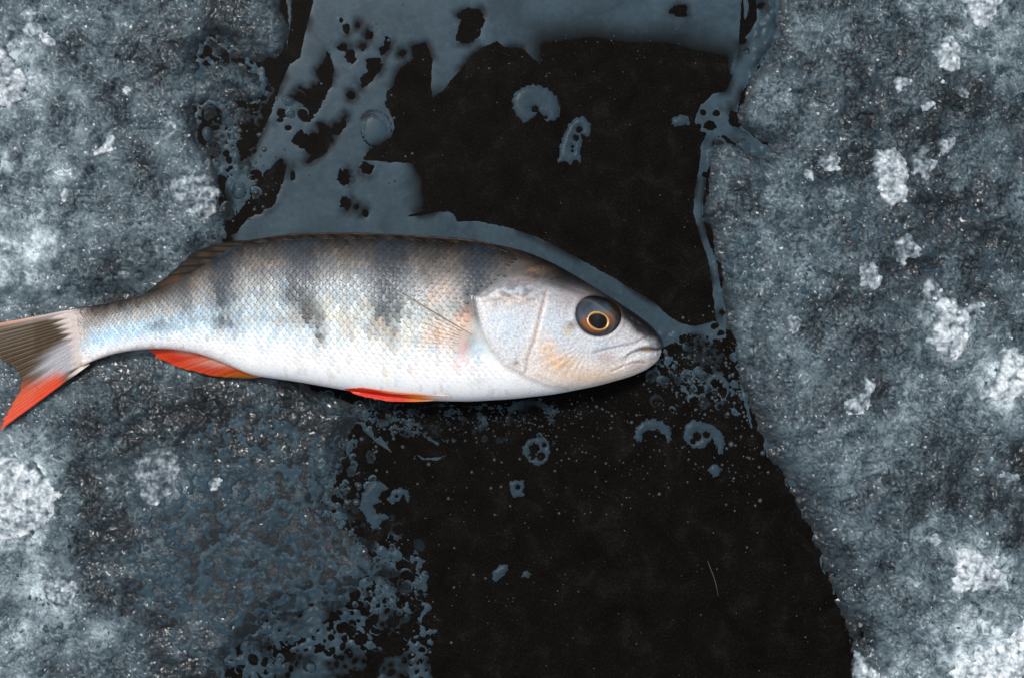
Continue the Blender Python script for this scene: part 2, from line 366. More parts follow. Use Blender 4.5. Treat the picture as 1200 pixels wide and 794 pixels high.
# ---- the water film; its pale tint imitates reflected sky
DOME = np.zeros(X.shape); AM = np.ones(X.shape)
def film_field():
    F = np.full(X.shape, -60.0)
    def win(x, y, r):
        return (slice(*np.searchsorted(gy, (y - r, y + r))), slice(*np.searchsorted(gx, (x - r, x + r))))
    w2 = 1.6 * perlin(X / 7, Y / 7, 51) + 1.2 * perlin(X / 17, Y / 17, 52)
    w3 = perlin(X / 5.5, Y / 5.5, 54)
    fm = sdf(P_FILM, X, Y, 60); soft = sdf(P_FILM_SOFT, X, Y, 60)
    m0 = np.maximum(fm, soft)
    for h in HOLES: m0 = np.minimum(m0, -(sdf(h, X, Y, 60) + .6 * w2 + 1.7 * w3))
    st = sdf(P_STRIP, X, Y, 60)
    m0 = np.maximum(m0, st)
    for (x, y, a, b) in HOLE_DOTS:
        m = win(x, y, 20)
        d = (np.hypot((X[m] - x) / a, (Y[m] - y) / b) - 1 + .5 * perlin(X[m] / 4.5 + x, Y[m] / 4.5, 57)) * min(a, b)
        m0[m] = np.minimum(m0[m], d)
    F = np.maximum(F, m0 + .35 * w2)
    for e in P_EXTRA_FILM: F = np.maximum(F, sdf(e, X, Y, 40) + .5 * w2)
    for i, (poly, cell, bias) in enumerate(FOAMS):
        z_ = sdf(poly, X, Y, 60); mm = z_ > -7
        z = z_[mm]; x_, y_ = X[mm], Y[mm]
        ww = 2.5 * perlin(x_ / 11, y_ / 11, 61 + i)
        a1, a2, aid = worley((x_ + ww) / cell, (y_ - ww) / cell, 70 + i)
        b1, b2, bid = worley((x_ - ww) / (cell * .62), (y_ + ww) / (cell * .62), 170 + i)
        disc = (.30 + .42 * aid - a1) * cell
        hole = (b1 - (.02 + .34 * bid)) * cell * .62
        gate = (fbm(x_ / (cell * 2.4), y_ / (cell * 2.4), 80 + i, 2) + bias) * cell * 1.8
        hole = np.minimum(hole, np.maximum(disc, gate - .25 * cell))
        # raised little rims inside some cells
        rim = .9 - np.abs(a1 * cell - (.10 + .30 * aid) * cell * .9)
        f = np.minimum(np.minimum(hole, gate), z + 2 * perlin(x_ / 7, y_ / 7, 51) + 9 * perlin(x_ / 19, y_ / 19, 59))
        f = np.maximum(f, np.minimum(rim, np.minimum(z, np.where(aid > .72, 5, -5))))
        F[mm] = np.maximum(F[mm], f)
        DOME[mm] = np.maximum(DOME[mm], np.clip(1 - (a1 / (.30 + .42 * aid)) ** 2, 0, 1) * (.5 + 1.3 * aid))
    r_ = np.random.default_rng(12); extra = []
    for (cx, cy, sx, sy, k, lo, hi) in [(440,680,45,50,70,4,10),(350,640,50,60,60,3,8),(400,560,25,40,16,3,7),(470,490,70,14,26,3,7),(275,130,28,60,26,3,8),(815,440,34,28,24,3,7),(880,210,30,30,16,4,9),(300,760,50,25,20,4,9),(270,620,120,90,230,3,8),(350,560,60,50,60,3,8),(170,720,90,50,60,3,7),(590,500,50,15,14,2,5)]:
        for _ in range(k): extra.append((r_.normal(cx, sx * .7), r_.normal(cy, sy * .7), r_.uniform(lo, hi), r_.uniform(1.8, 4)))
    for (x, y, R, w) in RINGS + [e for e in extra if not (e[0] > 505 and 530 < e[1]) and not (318 < e[0] < 345 and e[1] < 200) and not (e[0] > 300 and 250 < e[1] < 470 and e[0] < 775)]:
        m = win(x, y, R + 14)
        r = np.hypot(X[m] - x, Y[m] - y); a = np.arctan2(Y[m] - y, X[m] - x)
        ph = hashf(np.array([x]), np.array([y]), 5)[0] * 6.28
        rr = R * (1 + .08 * np.cos(2 * a + ph) + .05 * np.cos(3 * a + 2 * ph))
        wv = w * (.75 + .5 * np.cos(a + 1.9 + .6 * math.cos(ph)))
        ring = np.minimum(rr - r, r - (rr - wv))
        full = (hashf(np.array([x * 7]), np.array([y * 3]), 8)[0] < .7) & (r < rr) & (ring < 0)
        AM[m] = np.where(full & (F[m] < 0), .16 + .22 * np.clip((Y[m] - y) / rr + perlin(X[m] / 3, Y[m] / 3, 97), 0, 1), np.where((ring > 0) & (r < rr), 1, AM[m]))
        DOME[m] = np.maximum(DOME[m], 1.6 * np.clip(1 - (r / rr) ** 2, 0, 1) * (R > 3.5))
        inner = np.where(r < rr, np.minimum(F[m], ring), F[m])
        F[m] = np.where(full, np.maximum(F[m], .7), np.where(r < rr, np.maximum(ring, inner), np.maximum(F[m], ring)))
    return F
FILM = film_field()
FILM = np.where(near > .98, FILM, -60)
wet = .1 + 1.3 * LLZ + .9 * gs(X, Y, 330, 500, 120, 50) + .8 * gs(X, Y, 900, 190, 60, 90) + .7 * gs(X, Y, 1080, 200, 120, 110) + .5 * gs(X, Y, 1020, 360, 90, 60) - .8 * gs(X, Y, 20, 300, 70, 60) - .6 * gs(X, Y, 20, 590, 80, 70) - .8 * gs(X, Y, 1050, 720, 110, 110) - .4 * gs(X, Y, 230, 225, 60, 40)
lift = np.clip(base, 0, 22) + sstep(2, 14, ice_sd) * (wet - .5 + (2.6 - 2.0 * LLZ) * g_big)        # film lies in the hollows of the ice too
zf = lift + 1.0 * DOME * sstep(0, 3, FILM) + np.where(FILM > 0, .38 * (1 - np.exp(-FILM / 3.5)), np.maximum((.35 + 2.2 * sstep(2, 14, ice_sd)) * FILM, -6)) - .12
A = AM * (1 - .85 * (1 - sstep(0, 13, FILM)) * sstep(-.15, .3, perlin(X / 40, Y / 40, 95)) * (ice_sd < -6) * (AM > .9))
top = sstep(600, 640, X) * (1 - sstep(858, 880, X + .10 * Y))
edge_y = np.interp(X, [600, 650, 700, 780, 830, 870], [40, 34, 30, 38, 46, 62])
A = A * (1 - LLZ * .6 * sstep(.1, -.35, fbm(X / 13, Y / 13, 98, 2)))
A = A * (1 - (sdf(P_STRIP, X, Y, 20) < -1) * top * (Y < 140) * sstep(-30, 22, Y - edge_y + 7 * perlin(X / 60, Y / 60, 90)))  # tint painted out softly where the mirrored sky gives way to dark
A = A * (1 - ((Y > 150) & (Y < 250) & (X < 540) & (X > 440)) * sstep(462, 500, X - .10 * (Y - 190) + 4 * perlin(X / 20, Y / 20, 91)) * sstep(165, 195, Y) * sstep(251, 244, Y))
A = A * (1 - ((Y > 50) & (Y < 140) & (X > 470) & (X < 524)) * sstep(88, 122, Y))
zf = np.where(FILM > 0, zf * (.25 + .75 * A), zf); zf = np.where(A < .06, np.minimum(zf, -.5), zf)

# ---- colour of the ice: wet clear ice, milky ice, white granular ice (patch by patch, with painted dark grooves for facets that miss the sky)
PATCH = [  # x, y, rx, ry, milkiness added
 (20,310,60,60,.55),(110,170,60,40,.22),(230,225,55,45,.28),(15,95,35,60,.5),(60,30,50,40,.25),(20,200,50,50,.15),(200,20,80,50,-.10),(150,120,40,50,-.08),(280,30,60,50,-.14),
 (150,300,70,40,-.06),(60,250,40,50,.2),(100,340,50,25,-.12),(20,590,60,75,.65),(70,690,45,40,.28),(20,760,70,50,.28),(130,750,60,40,.12),(195,560,35,30,.25),(140,480,90,50,-.14),(300,490,110,60,-.20),(110,620,40,80,-.14),
 (250,640,150,90,-.08),(350,640,90,90,-.12),(300,500,120,40,-.10),(180,620,60,50,-.08),(330,600,60,60,-.06),(330,700,80,50,-.1),(250,780,90,50,-.2),(400,660,50,80,-.18),(180,700,50,40,-.05),
 (955,300,70,55,.14),(900,260,50,40,.10),(960,120,50,60,.06),(1010,140,70,60,-.10),(1080,120,80,60,-.08),(1120,250,90,70,-.10),(1000,350,50,50,-.13),(1060,300,60,50,-.06),(940,30,60,40,.0),(1060,20,60,30,.12),(1180,90,30,40,.2),
 (1150,20,50,30,.4),(1190,240,20,40,.25),(960,430,60,40,.04),(1020,530,60,50,.16),(1060,470,40,30,.14),(1110,385,45,45,.35),(1175,440,50,45,.4),(1190,530,40,30,-.18),(1130,580,50,40,-.05),(1000,600,50,60,.10),(1010,700,40,60,.08),
 (1080,700,60,70,.06),(1140,665,45,40,.4),(1160,780,80,60,.6),(1020,785,40,30,.35),(1190,620,20,50,-.12),(880,330,30,60,-.03),(1045,215,35,40,.12),(1108,65,30,30,.15),(930,560,30,40,.05),(1100,440,30,30,.1)]
big = fbm(X / 75, Y / 75, 100, 3); med = fbm(X / 30, Y / 30, 103, 2)
milk_and_shade = .385 + .02 * (1 - peb) + .38 * big + .24 * med * near + .02 * g_fine - .04 * peb + .16 * (hid - .5) * sstep(.75, .45, h1)
for (x, y, rx, ry, a) in PATCH: milk_and_shade = milk_and_shade + 1.3 * a * gs(X, Y, x, y, rx, ry) * (.9 + .9 * fbm(X / 18, Y / 18, 101, 2)) * (.72 if x < 260 and a > .2 else 1.0)
bub = np.exp(-((g1 * 15 - (2.2 + 5.5 * (gid - .6) * 2)) / 1.0) ** 2) * (gid > .60) * sstep(-.1, .2, perlin(X / 48, Y / 48, 151))
milk_and_shade = milk_and_shade + near * .24 * bub - .12 * near * (bub > -1) * (gid > .60) * (g1 * 15 < 1.6 + 11 * (gid - .6)) * sstep(-.1, .2, perlin(X / 48, Y / 48, 151))
milk_and_shade = milk_and_shade - (.25 + .05 * peb) * near * groove * (.35 + .65 * ruf) + .05 * (plat - .4) * ruf - .16 * crack + .10 * (1 - sstep(.0, .25, g1)) * (gid > .7)  # grooves darkened, level tops lifted: painted sky reflection on the facets
milk_and_shade = milk_and_shade * (1 - .80 * LLZ * (1 - sstep(-3, .5, FILM))) - .05 * LLZ
milk_and_shade = np.maximum(milk_and_shade, .03) * (sstep(-10, 18, ice_sd) * (1 - .45 * slopeR_zone * (1 - sstep(8, 42, ice_sd)))) + .03
milk_and_shade = np.clip(milk_and_shade, 0, 1.3)
stops = [0, .15, .35, .6, .85, 1.1]
ramp = np.array([(.006, .0062, .006), (.013, .021, .0255), (.040, .060, .071), (.097, .134, .151), (.235, .290, .312), (.53, .62, .645)])
icol = np.stack([np.interp(milk_and_shade, stops, ramp[:, k]) for k in range(3)], -1)

V = np.stack([X, Y, zi], -1).reshape(-1, 3)
keep = (ice_sd > -20) | (far > 0) & (np.maximum(sL, sR) > -40)
F_ = grid_faces(ny, nx, keep)
Vc, Fc, cc = compact(V, F_, icol.reshape(-1, 3))
link('ice_sheet', mk_mesh('ice_sheet', Vc, Fc, M_ICE, cc), kind='structure')
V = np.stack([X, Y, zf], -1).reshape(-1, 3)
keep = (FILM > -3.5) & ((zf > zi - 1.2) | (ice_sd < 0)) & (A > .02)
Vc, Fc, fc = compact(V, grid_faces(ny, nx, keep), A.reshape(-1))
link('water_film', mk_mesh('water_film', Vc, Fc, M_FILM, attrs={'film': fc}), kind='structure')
q = 160000
bx = np.array([-q, -300, 600, 1500, q], float); BX, BY = np.meshgrid(bx, bx)
link('black_ice', mk_mesh('black_ice', np.stack([BX, BY, BX * 0], -1).reshape(-1, 3), grid_faces(5, 5), M_BLACK), kind='structure')

# bilinear look-up of the ice surface in the detailed part
i0 = int(np.searchsorted(gx, core_x[0])); j0 = int(np.searchsorted(gy, core_y[0]))
ZT = np.maximum(np.maximum(zi, np.where(keep, zf, -9)), 0)
def ground(x, y):
    u = np.clip((np.asarray(x, float) - core_x[0]) / STEP, 0, len(core_x) - 2); v = np.clip((np.asarray(y, float) - core_y[0]) / STEP, 0, len(core_y) - 2)
    a = np.floor(u).astype(int); b = np.floor(v).astype(int); fu = u - a; fv = v - b; a = a + i0; b = b + j0
    return (ZT[b, a] * (1 - fu) + ZT[b, a + 1] * fu) * (1 - fv) + (ZT[b + 1, a] * (1 - fu) + ZT[b + 1, a + 1] * fu) * fv

# ------------------------------------------------------------------ white lumps frozen onto the ice: each a thing
def blob(x, y, rx, ry, seed, n=14):
    r = np.random.default_rng(seed)
    return [(x + rx * (1 + .22 * r.standard_normal() * .8) * math.cos(2 * math.pi * k / n), y + ry * (1 + .22 * r.standard_normal() * .8) * math.sin(2 * math.pi * k / n)) for k in range(n)]
def ice_lump(outline, height, white, label, seed, name='ice_lump', grp='white lumps frozen onto the ice'):
    P = np.array(outline, float); st = 1.25
    xs = np.arange(P[:, 0].min() - 8, P[:, 0].max() + 8, st); ys = np.arange(P[:, 1].min() - 8, P[:, 1].max() + 8, st)
    LX, LY = np.meshgrid(xs, ys)
    d = sdf(outline, LX, LY, 40) + 3.0 * perlin(LX / 12, LY / 12, seed) + 1.4 * perlin(LX / 4.6, LY / 4.6, seed + 1) + 1.0
    size = min(np.ptp(P[:, 0]), np.ptp(P[:, 1]))
    prof = np.sqrt(np.clip(d / (size * .42), 0, 1)) if True else 0
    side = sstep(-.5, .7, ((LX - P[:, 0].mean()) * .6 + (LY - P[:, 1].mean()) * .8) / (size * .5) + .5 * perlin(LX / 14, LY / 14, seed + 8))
    w1, w2, wid = worley(LX / 7.5, LY / 7.5, seed + 2)
    z = ground(LX, LY) * .55 + 2 + 1.35 * height * prof * (.62 + .5 * fbm(LX / 15, LY / 15, seed + 3, 2)) + prof * (3.2 * np.clip(.7 - w1, 0, 1) * (.4 + wid) + 1.6 * perlin(LX / 3.6, LY / 3.6, seed + 4))
    z = np.where(d > 0, z, ground(LX, LY) - 2.5 + np.maximum(d, -3))
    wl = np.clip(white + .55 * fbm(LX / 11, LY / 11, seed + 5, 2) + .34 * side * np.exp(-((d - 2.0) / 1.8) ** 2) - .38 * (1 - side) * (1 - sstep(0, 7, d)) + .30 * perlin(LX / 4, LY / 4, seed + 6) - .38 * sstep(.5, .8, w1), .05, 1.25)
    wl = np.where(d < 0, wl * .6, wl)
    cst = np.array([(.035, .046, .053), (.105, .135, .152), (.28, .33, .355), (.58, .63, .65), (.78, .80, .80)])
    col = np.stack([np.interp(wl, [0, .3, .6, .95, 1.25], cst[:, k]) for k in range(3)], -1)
    n_y, n_x = LX.shape
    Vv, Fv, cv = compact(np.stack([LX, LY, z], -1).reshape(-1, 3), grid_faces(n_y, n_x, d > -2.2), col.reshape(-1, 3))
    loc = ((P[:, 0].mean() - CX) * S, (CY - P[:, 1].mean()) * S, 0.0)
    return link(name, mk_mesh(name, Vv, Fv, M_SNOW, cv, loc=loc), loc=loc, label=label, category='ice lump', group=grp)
LUMPS = [
 ([(1125,-12),(1122,4),(1132,18),(1142,30),(1152,34),(1160,24),(1168,10),(1178,2),(1180,-12)], 14, .80, 'bright white lump cut by the edge of the picture near the top right corner'),
 (blob(1108,63,16,20,2), 13, .72, 'white oval lump standing alone below the topmost lump on the right ice'),
 (blob(1054,97,9,7,3), 8, .62, 'tiny white lump farthest left of the small ones on the grey pebbled ice'),
 (blob(1084,121,7,9,4), 8, .58, 'tiny upright white lump between two small lumps below the white oval one'),
 (blob(1127,108,10,8,5), 7, .40, 'dull grey small lump just below the white oval lump'),
 ([(1024,178),(1048,176),(1058,190),(1062,212),(1060,236),(1046,242),(1030,226),(1024,212),(1021,195)], 17, .82, 'tall bright white lump beside a round grey lump, across from the fish eye'),
 (blob(1080,190,16,18,7), 12, .50, 'round grey lump touching the dark crack beside the tall white lump'),
 (blob(1109,170,10,10,8), 8, .62, 'small white lump just above the round grey lump at its outer side'),
 (blob(972,190,13,12,9), 9, .52, 'pale lump above a smaller white one near the fork of the water film'),
 (blob(948,205,6,8,10), 7, .78, 'small very white lump nearest the fork of the water film'),
 (blob(1018,322,12,19,11), 13, .66, 'upright white lump in the middle of the dark patch on the right ice'),
 (blob(1060,292,15,17,12), 10, .46, 'pale grey lump up and to the right of the upright lump in the dark patch'),
 (blob(1087,339,10,12,13), 9, .50, 'round ringed grey lump on top of the big white ridge'),
 ([(1096,345),(1112,348),(1122,358),(1132,372),(1130,388),(1128,405),(1116,421),(1104,416),(1095,404),(1086,400),(1092,376)], 19, .84, 'big white ridge shaped lump level with the fish snout'),
 ([(1172,404),(1186,406),(1198,420),(1212,430),(1220,455),(1200,464),(1180,468),(1160,470),(1146,466),(1158,455),(1164,438)], 20, .92, 'large bright white wedge lump cut by the right edge of the picture'),
 (blob(1140,362,10,9,16), 8, .66, 'small white lump between the big ridge and the right edge'),
 (blob(926,378,11,13,17), 9, .54, 'pale lump nearest the fish snout on the right ice'),
 ([(1012,441),(1022,444),(1022,456),(1016,472),(1008,486),(994,488),(985,478),(992,466),(1006,458)], 11, .62, 'slanting pale lump on the right ice below the snout level'),
 ([(1114,640),(1138,636),(1158,648),(1172,668),(1168,684),(1146,690),(1136,698),(1108,690),(1112,666)], 19, .86, 'big white crusty lump low on the right ice above a small one'),
 (blob(1124,715,13,15,20), 10, .62, 'small round pale lump just under the big crusty lump'),
 (blob(1178,560,13,12,21), 9, .44, 'round grey lump on the dark ice near the right edge'),
 (blob(1092,626,13,10,22), 9, .56, 'small pale lump just above and left of the big crusty lump'),
 ([(1118,758),(1150,752),(1168,742),(1186,722),(1200,712),(1222,730),(1230,850),(1100,850),(1092,800)], 22, .92, 'broad white snowy mass filling the bottom right corner'),
 ([(1003,764),(1014,770),(1030,786),(1042,800),(1046,830),(1006,830),(1000,790)], 15, .74, 'white lump at the bottom edge where black ice meets the right ice'),
 ([(27,18),(40,10),(52,16),(50,28),(60,40),(68,50),(62,54),(46,45),(34,44),(28,34)], 12, .70, 'white hooked lump near the top left corner'),
 ([(-20,46),(2,52),(18,68),(32,96),(26,120),(14,128),(-4,118),(-20,110)], 18, .84, 'large white lump cut by the left edge above the fish tail'),
 ([(-30,522),(8,530),(34,540),(58,556),(73,578),(62,606),(40,620),(10,632),(-30,640)], 15, .86, 'large smooth white slab cut by the left edge below the fish tail'),
 ([(160,536),(182,526),(204,524),(212,540),(208,568),(196,580),(180,594),(172,586),(164,570),(158,552)], 10, .36, 'grey slab with a white lower rim, straight below the orange anal fin'),
 ([(246,566),(258,556),(265,560),(262,568),(250,574)], 6, .75, 'thin white chip beside the grey slab with white rim'),
 (blob(74,690,17,20,30), 12, .55, 'pale lump low on the left ice below the smooth slab'),
 ([(205,206),(232,200),(248,208),(256,222),(252,250),(240,262),(222,250),(206,240),(196,222)], 9, .48, 'glinting pale patch of ice crust beside the holed film edge above the fish'),
 ([(118,178),(128,168),(131,152),(134,160),(133,176),(122,182),(112,181),(106,172)], 6, .80, 'thin white crescent shaped lump on the upper left ice'),
 (blob(150,107,5,6,33), 5, .78, 'tiny white knob above the crescent on the upper left ice'),
 ([(72,232),(78,220),(84,224),(80,234),(74,240)], 5, .85, 'tiny white flake left of the pale crust on the upper left ice'),
]
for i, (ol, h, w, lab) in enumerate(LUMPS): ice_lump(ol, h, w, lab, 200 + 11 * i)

# loose crumbs of clear and white ice, many added in place of tiny glints
def crumbs():
    r = np.random.default_rng(21); Vs = []; Fs = []; n0 = 0
    x = r.uniform(-40, 1240, 16000); y = r.uniform(-40, 830, 16000)
    sd = np.maximum(sdf(P_LEFT, x, y, BIG), sdf(P_RIGHT, x, y, BIG)); ft = sdf(FOOT, x, y, 60)
    dens = np.zeros(x.shape)
    for (px, py, rx, ry, a) in PATCH: dens += max(a, -.1) * gs(x, y, px, py, rx * 1.3, ry * 1.3)
    ok = (sd > 4) & (ft < -4) & (r.random(16000) < np.clip(.13 + .5 * dens + .25 * fbm(x / 40, y / 40, 140, 2), 0, 1))
    t = (1 + 5 ** .5) / 2
    IV = np.array([(-1,t,0),(1,t,0),(-1,-t,0),(1,-t,0),(0,-1,t),(0,1,t),(0,-1,-t),(0,1,-t),(t,0,-1),(t,0,1),(-t,0,-1),(-t,0,1)]) / 1.9
    IF = np.array([(0,11,5),(0,5,1),(0,1,7),(0,7,10),(0,10,11),(1,5,9),(5,11,4),(11,10,2),(10,7,6),(7,1,8),(3,9,4),(3,4,2),(3,2,6),(3,6,8),(3,8,9),(4,9,5),(2,4,11),(6,2,10),(8,6,7),(9,8,1)])[:, ::-1]
    cols = []
    for cx, cy in zip(x[ok], y[ok]):
        s_ = .45 + abs(r.normal(0, .55)) + (r.random() < .04) * 1.2; v = IV * (1 + .35 * r.standard_normal((12, 1))) * s_ * np.array([r.uniform(.6, 1.6), r.uniform(.6, 1.6), .7])
        a = r.uniform(0, 6.28); v[:, :2] = v[:, :2] @ np.array([[math.cos(a), -math.sin(a)], [math.sin(a), math.cos(a)]])
        Vs.append(v + np.array([cx, cy, float(ground(cx, cy)) + .25 * s_])); Fs.append(IF + n0); n0 += 12
        w_ = r.uniform(.12, .75) ** 1.3; cols.append(np.repeat([[.80 * w_, .88 * w_, .92 * w_]], 12, 0))
    link('ice_crumbs', mk_mesh('ice_crumbs', np.concatenate(Vs), np.concatenate(Fs), M_SNOW, np.concatenate(cols), smooth=False), kind='stuff', label='loose white and clear ice crumbs over the rough ice, many added as glints', category='ice crumbs')
crumbs()

# ------------------------------------------------------------------ flat air pockets under the black ice's skin: each a thing
def air_pocket(outline, label, holes=(), seed=0, th=2.2):
    P = np.array(outline, float); st = .9
    xs = np.arange(P[:, 0].min() - 4, P[:, 0].max() + 4, st); ys = np.arange(P[:, 1].min() - 4, P[:, 1].max() + 4, st)
    LX, LY = np.meshgrid(xs, ys)
    d = sdf(outline, LX, LY, 30) + .5 * perlin(LX / 6, LY / 6, seed)
    for (x, y, r) in holes: d = np.minimum(d, np.hypot(LX - x, LY - y) - r * (1 + .25 * perlin(LX / 3, LY / 3, seed + 2)))
    z = np.where(d > 0, th * (1 - np.exp(-d / 2.5)) + .1, 1.2 * np.maximum(d, -2)) - .15
    n_y, n_x = LX.shape
    Vv, Fv = compact(np.stack([LX, LY, z], -1).reshape(-1, 3), grid_faces(n_y, n_x, d > -1.5))
    loc = ((P[:, 0].mean() - CX) * S, (CY - P[:, 1].mean()) * S, 0.0)
    link('air_pocket', mk_mesh('air_pocket', Vv, Fv, M_FILM, attrs={'film': np.full(len(Vv), .85)}, loc=loc), loc=loc,
         label=label, category='air pocket', group='pale air pockets in the black ice')
AP = air_pocket
AP([(600,116),(606,106),(617,101),(630,100),(642,104),(652,113),(656,124),(655,137),(651,142),(642,143),(637,137),(630,130),(625,138),(619,143),(612,143),(606,137),(601,128)], 'round pale pocket with a notched lower side, on the black ice above the fish', [(627,128,4),(640,138,2)], 1)
AP([(654,190),(655,176),(660,158),(667,145),(676,138),(686,137),(692,146),(693,156),(688,162),(682,158),(681,172),(680,190),(674,188),(668,193),(662,190)], 'thumb shaped pale pocket just below the round notched one, over the fish', [(679,152,3.6),(675,162,3.6),(671,172,1.8),(671,177,1.6)], 2)
AP([(786,146),(788,139),(796,135),(806,137),(808,146),(800,148),(793,149)], 'small pale pocket beside the fork of the water film', (), 3)
AP([(743,512),(745,501),(752,493),(764,490),(777,493),(786,502),(787,514),(783,522),(779,510),(770,503),(760,503),(753,509),(751,517),(746,518)], 'crescent pale pocket just below the fish snout, beside the wider one', (), 4)
AP([(801,510),(802,498),(810,492),(822,493),(836,497),(847,506),(850,517),(848,528),(841,533),(840,522),(834,513),(829,520),(822,526),(812,524),(804,519)], 'wide pale pocket with dark middle, nearest the right ice below the snout', [(817,511,5),(828,509,4),(812,517,3)], 5)
AP([(830,548),(834,543),(841,543),(846,550),(843,557),(836,558),(831,554)], 'tiny round pocket under the wide pale pocket', (), 6)
AP([(612,524),(618,514),(630,511),(641,513),(645,522),(644,533),(638,543),(628,546),(620,540),(614,534)], 'ring shaped pocket with a dark swirl, below the fish gill cover', [(626,525,6),(634,534,5),(638,521,2.6),(624,534,4)], 7)
AP([(596,565),(604,561),(614,563),(616,571),(612,574),(617,580),(608,582),(600,582),(597,574)], 'small notched pocket below the ring shaped pocket', [(607,570,3)], 8)
AP([(440,561),(432,568),(424,578),(421,590),(425,601),(432,612),(438,620),(445,618),(446,610),(456,606),(450,602),(440,600),(438,592),(447,588),(444,582),(446,576),(455,572),(448,566)], 'large torn pale pocket standing on the black ice beside the bubbly ice', [(441,593,3)], 9)
AP([(454,584),(460,575),(468,570),(476,573),(481,580),(478,588),(473,580),(468,586),(460,590)], 'small pale pocket at the open side of the large torn pocket', [(465,581,1.8)], 10)
AP([(576,678),(578,668),(585,662),(593,659),(597,667),(592,672),(586,676),(580,682)], 'lone small pale flake alone on the black ice at the bottom', (), 11)
AP([(612,669),(618,667),(624,672),(618,677),(612,675)], 'tiny pale pocket just beside the lone small flake', (), 12)
AP([(404,522),(412,513),(419,515),(420,522),(412,526),(411,535),(405,533)], 'small curled pale pocket beside the sliver of film under the belly', [(414,521,2)], 13)

# bubbles too many to count, in the skin of the black ice and among the foam
def bubbles():
    r = np.random.default_rng(3); Vs = []; Fs = []; n0 = 0
    cand = []
    for _ in range(450):
        x = r.uniform(400, 1010); y = r.uniform(-20, 820); cand.append((x, y, abs(r.normal(0, .42)) + .28))
    for (cx, cy, sx, sy, n, m) in [(815,440,45,28,170,1.5),(560,492,80,12,240,1.1),(430,505,40,25,60,1.6),(400,600,30,40,60,2.2),(590,560,60,40,50,1.0),(700,530,90,40,160,1.2),(840,500,40,50,110,1.6),(480,700,20,60,40,1.2),
                                (290,150,18,50,50,2.0),(300,225,14,24,30,1.8),(610,690,40,20,30,1.1),(450,100,40,60,30,1.2),(690,480,60,10,60,1.3),(880,540,25,30,40,1.4),(660,60,90,30,60,.8)]:
        for _ in range(n): cand.append((r.normal(cx, sx), r.normal(cy, sy), m * (.35 + abs(r.normal(0, .6)))))
    lat = [(1.0, 0.0), (.75, .62), (.25, .95)]
    for (x, y, rad) in cand:
        k = 6 if rad < 1.4 else 10
        z = 0.0
        b = len(np.concatenate(Vs)) if False else n0
        v = []
        for (cr, cz) in lat:
            for q_ in range(k):
                a = 2 * math.pi * q_ / k; v.append((x + rad * cr * math.cos(a), y + rad * cr * math.sin(a), rad * cz * .8))
        v.append((x, y, rad * .82))
        f = []
        for li in range(2):
            for q_ in range(k):
                p0 = li * k + q_; p1 = li * k + (q_ + 1) % k; f.append((b + p0, b + p0 + k, b + p1 + k)); f.append((b + p0, b + p1 + k, b + p1))
        for q_ in range(k): f.append((b + 2 * k + q_, b + 3 * k, b + 2 * k + (q_ + 1) % k))
        Vs.append(np.array(v)); Fs.append(np.array(f)); n0 += len(v)
    V = np.concatenate(Vs); F = np.concatenate(Fs)
    sd = np.maximum(sdf(P_LEFT, V[:, 0], V[:, 1], BIG), sdf(P_RIGHT, V[:, 0], V[:, 1], BIG))
    V[:, 2] += np.where(sd > -12, ground(V[:, 0], V[:, 1]) - .2, 0)
    link('tiny_bubbles', mk_mesh('tiny_bubbles', V, F, M_BUB), kind='stuff', label='tiny air bubbles frozen in the black ice around the fish', category='bubbles')
bubbles()

Vt, Ft = tube([(829, 656, .4), (832, 664, .9), (836, 674, 1), (839, 684, .9), (841.5, 697, .4)], [.35, .6, .6, .55, .3], 6)
loc = ((836 - CX) * S, (CY - 676) * S, 0)
link('fibre', mk_mesh('fibre', Vt, Ft, M_HAIR, loc=loc), loc=loc, label='thin pale curved fibre lying on the black ice', category='fibre')

# ------------------------------------------------------------------ the perch
DOR = [(76,364),(85,361),(100,359),(120,357),(150,350),(180,342),(200,334),(215,326),(240,311),(270,291),(300,280),(350,275),(400,274),(450,275),(500,278),(550,282),(590,288),(620,296),(650,309),(680,326),(705,341),(730,357),(748,369),(760,378),(768,385),(773,391),(776,397),(778,405)]
VEN = [(76,440),(85,434),(95,429),(110,422),(130,415),(150,411),(172,408.5),(200,408.5),(230,413),(260,423),(290,437),(300,440),(350,447),(400,456),(450,464),(500,469),(550,470),(600,467),(650,461.5),(700,452),(740,441),(758,433),(768,426),(773,421),(776,415),(778,406)]
WID = [(76,2),(90,5),(104,10),(120,13),(150,17),(200,25),(250,34),(300,42),(350,48),(400,52),(500,55),(560,55),(600,54),(650,49),(700,40),(740,28),(760,20),(770,13),(776,6),(778,1.5)]
def prof(pts, x, sm=7):
    P = np.array(pts, float); xx = np.arange(70, 790, .5); yy = np.interp(xx, P[:, 0], P[:, 1])
    k = np.exp(-(np.arange(-40, 41) * .5 / sm) ** 2 / 2); k /= k.sum()
    ys = np.convolve(np.pad(yy, 40, 'edge'), k, 'valid')
    t = sstep(735, 757, xx); yy = ys * (1 - t) + yy * t
    return np.interp(x, xx, yy)
def yd_(x): return prof(DOR, x)
def yv_(x): return prof(VEN, x)
def w_(x): return prof(WID, x, 9)
def base_(x): return np.interp(x, [0, 100, 250, 380, 800], [9, 8, 6, 1.5, 1.0])
GILL_EDGE = [(597,329),(575,338),(558,349),(561,368),(567,391),(578,411),(592,427),(615,440),(640,450),(665,455)]
PREOP = [(641,343),(634,372),(628,397),(619,420),(618,432)]
MOUTH = [(778,407),(771,409.5),(762,408.5),(750,409),(741,411.5),(734,415)]
MAXIL = [(764,391),(758,394),(750,398),(742,402),(727,405),(707,409),(694,413)]
JAW = [(757,425),(740,424),(728,429),(716,434)]
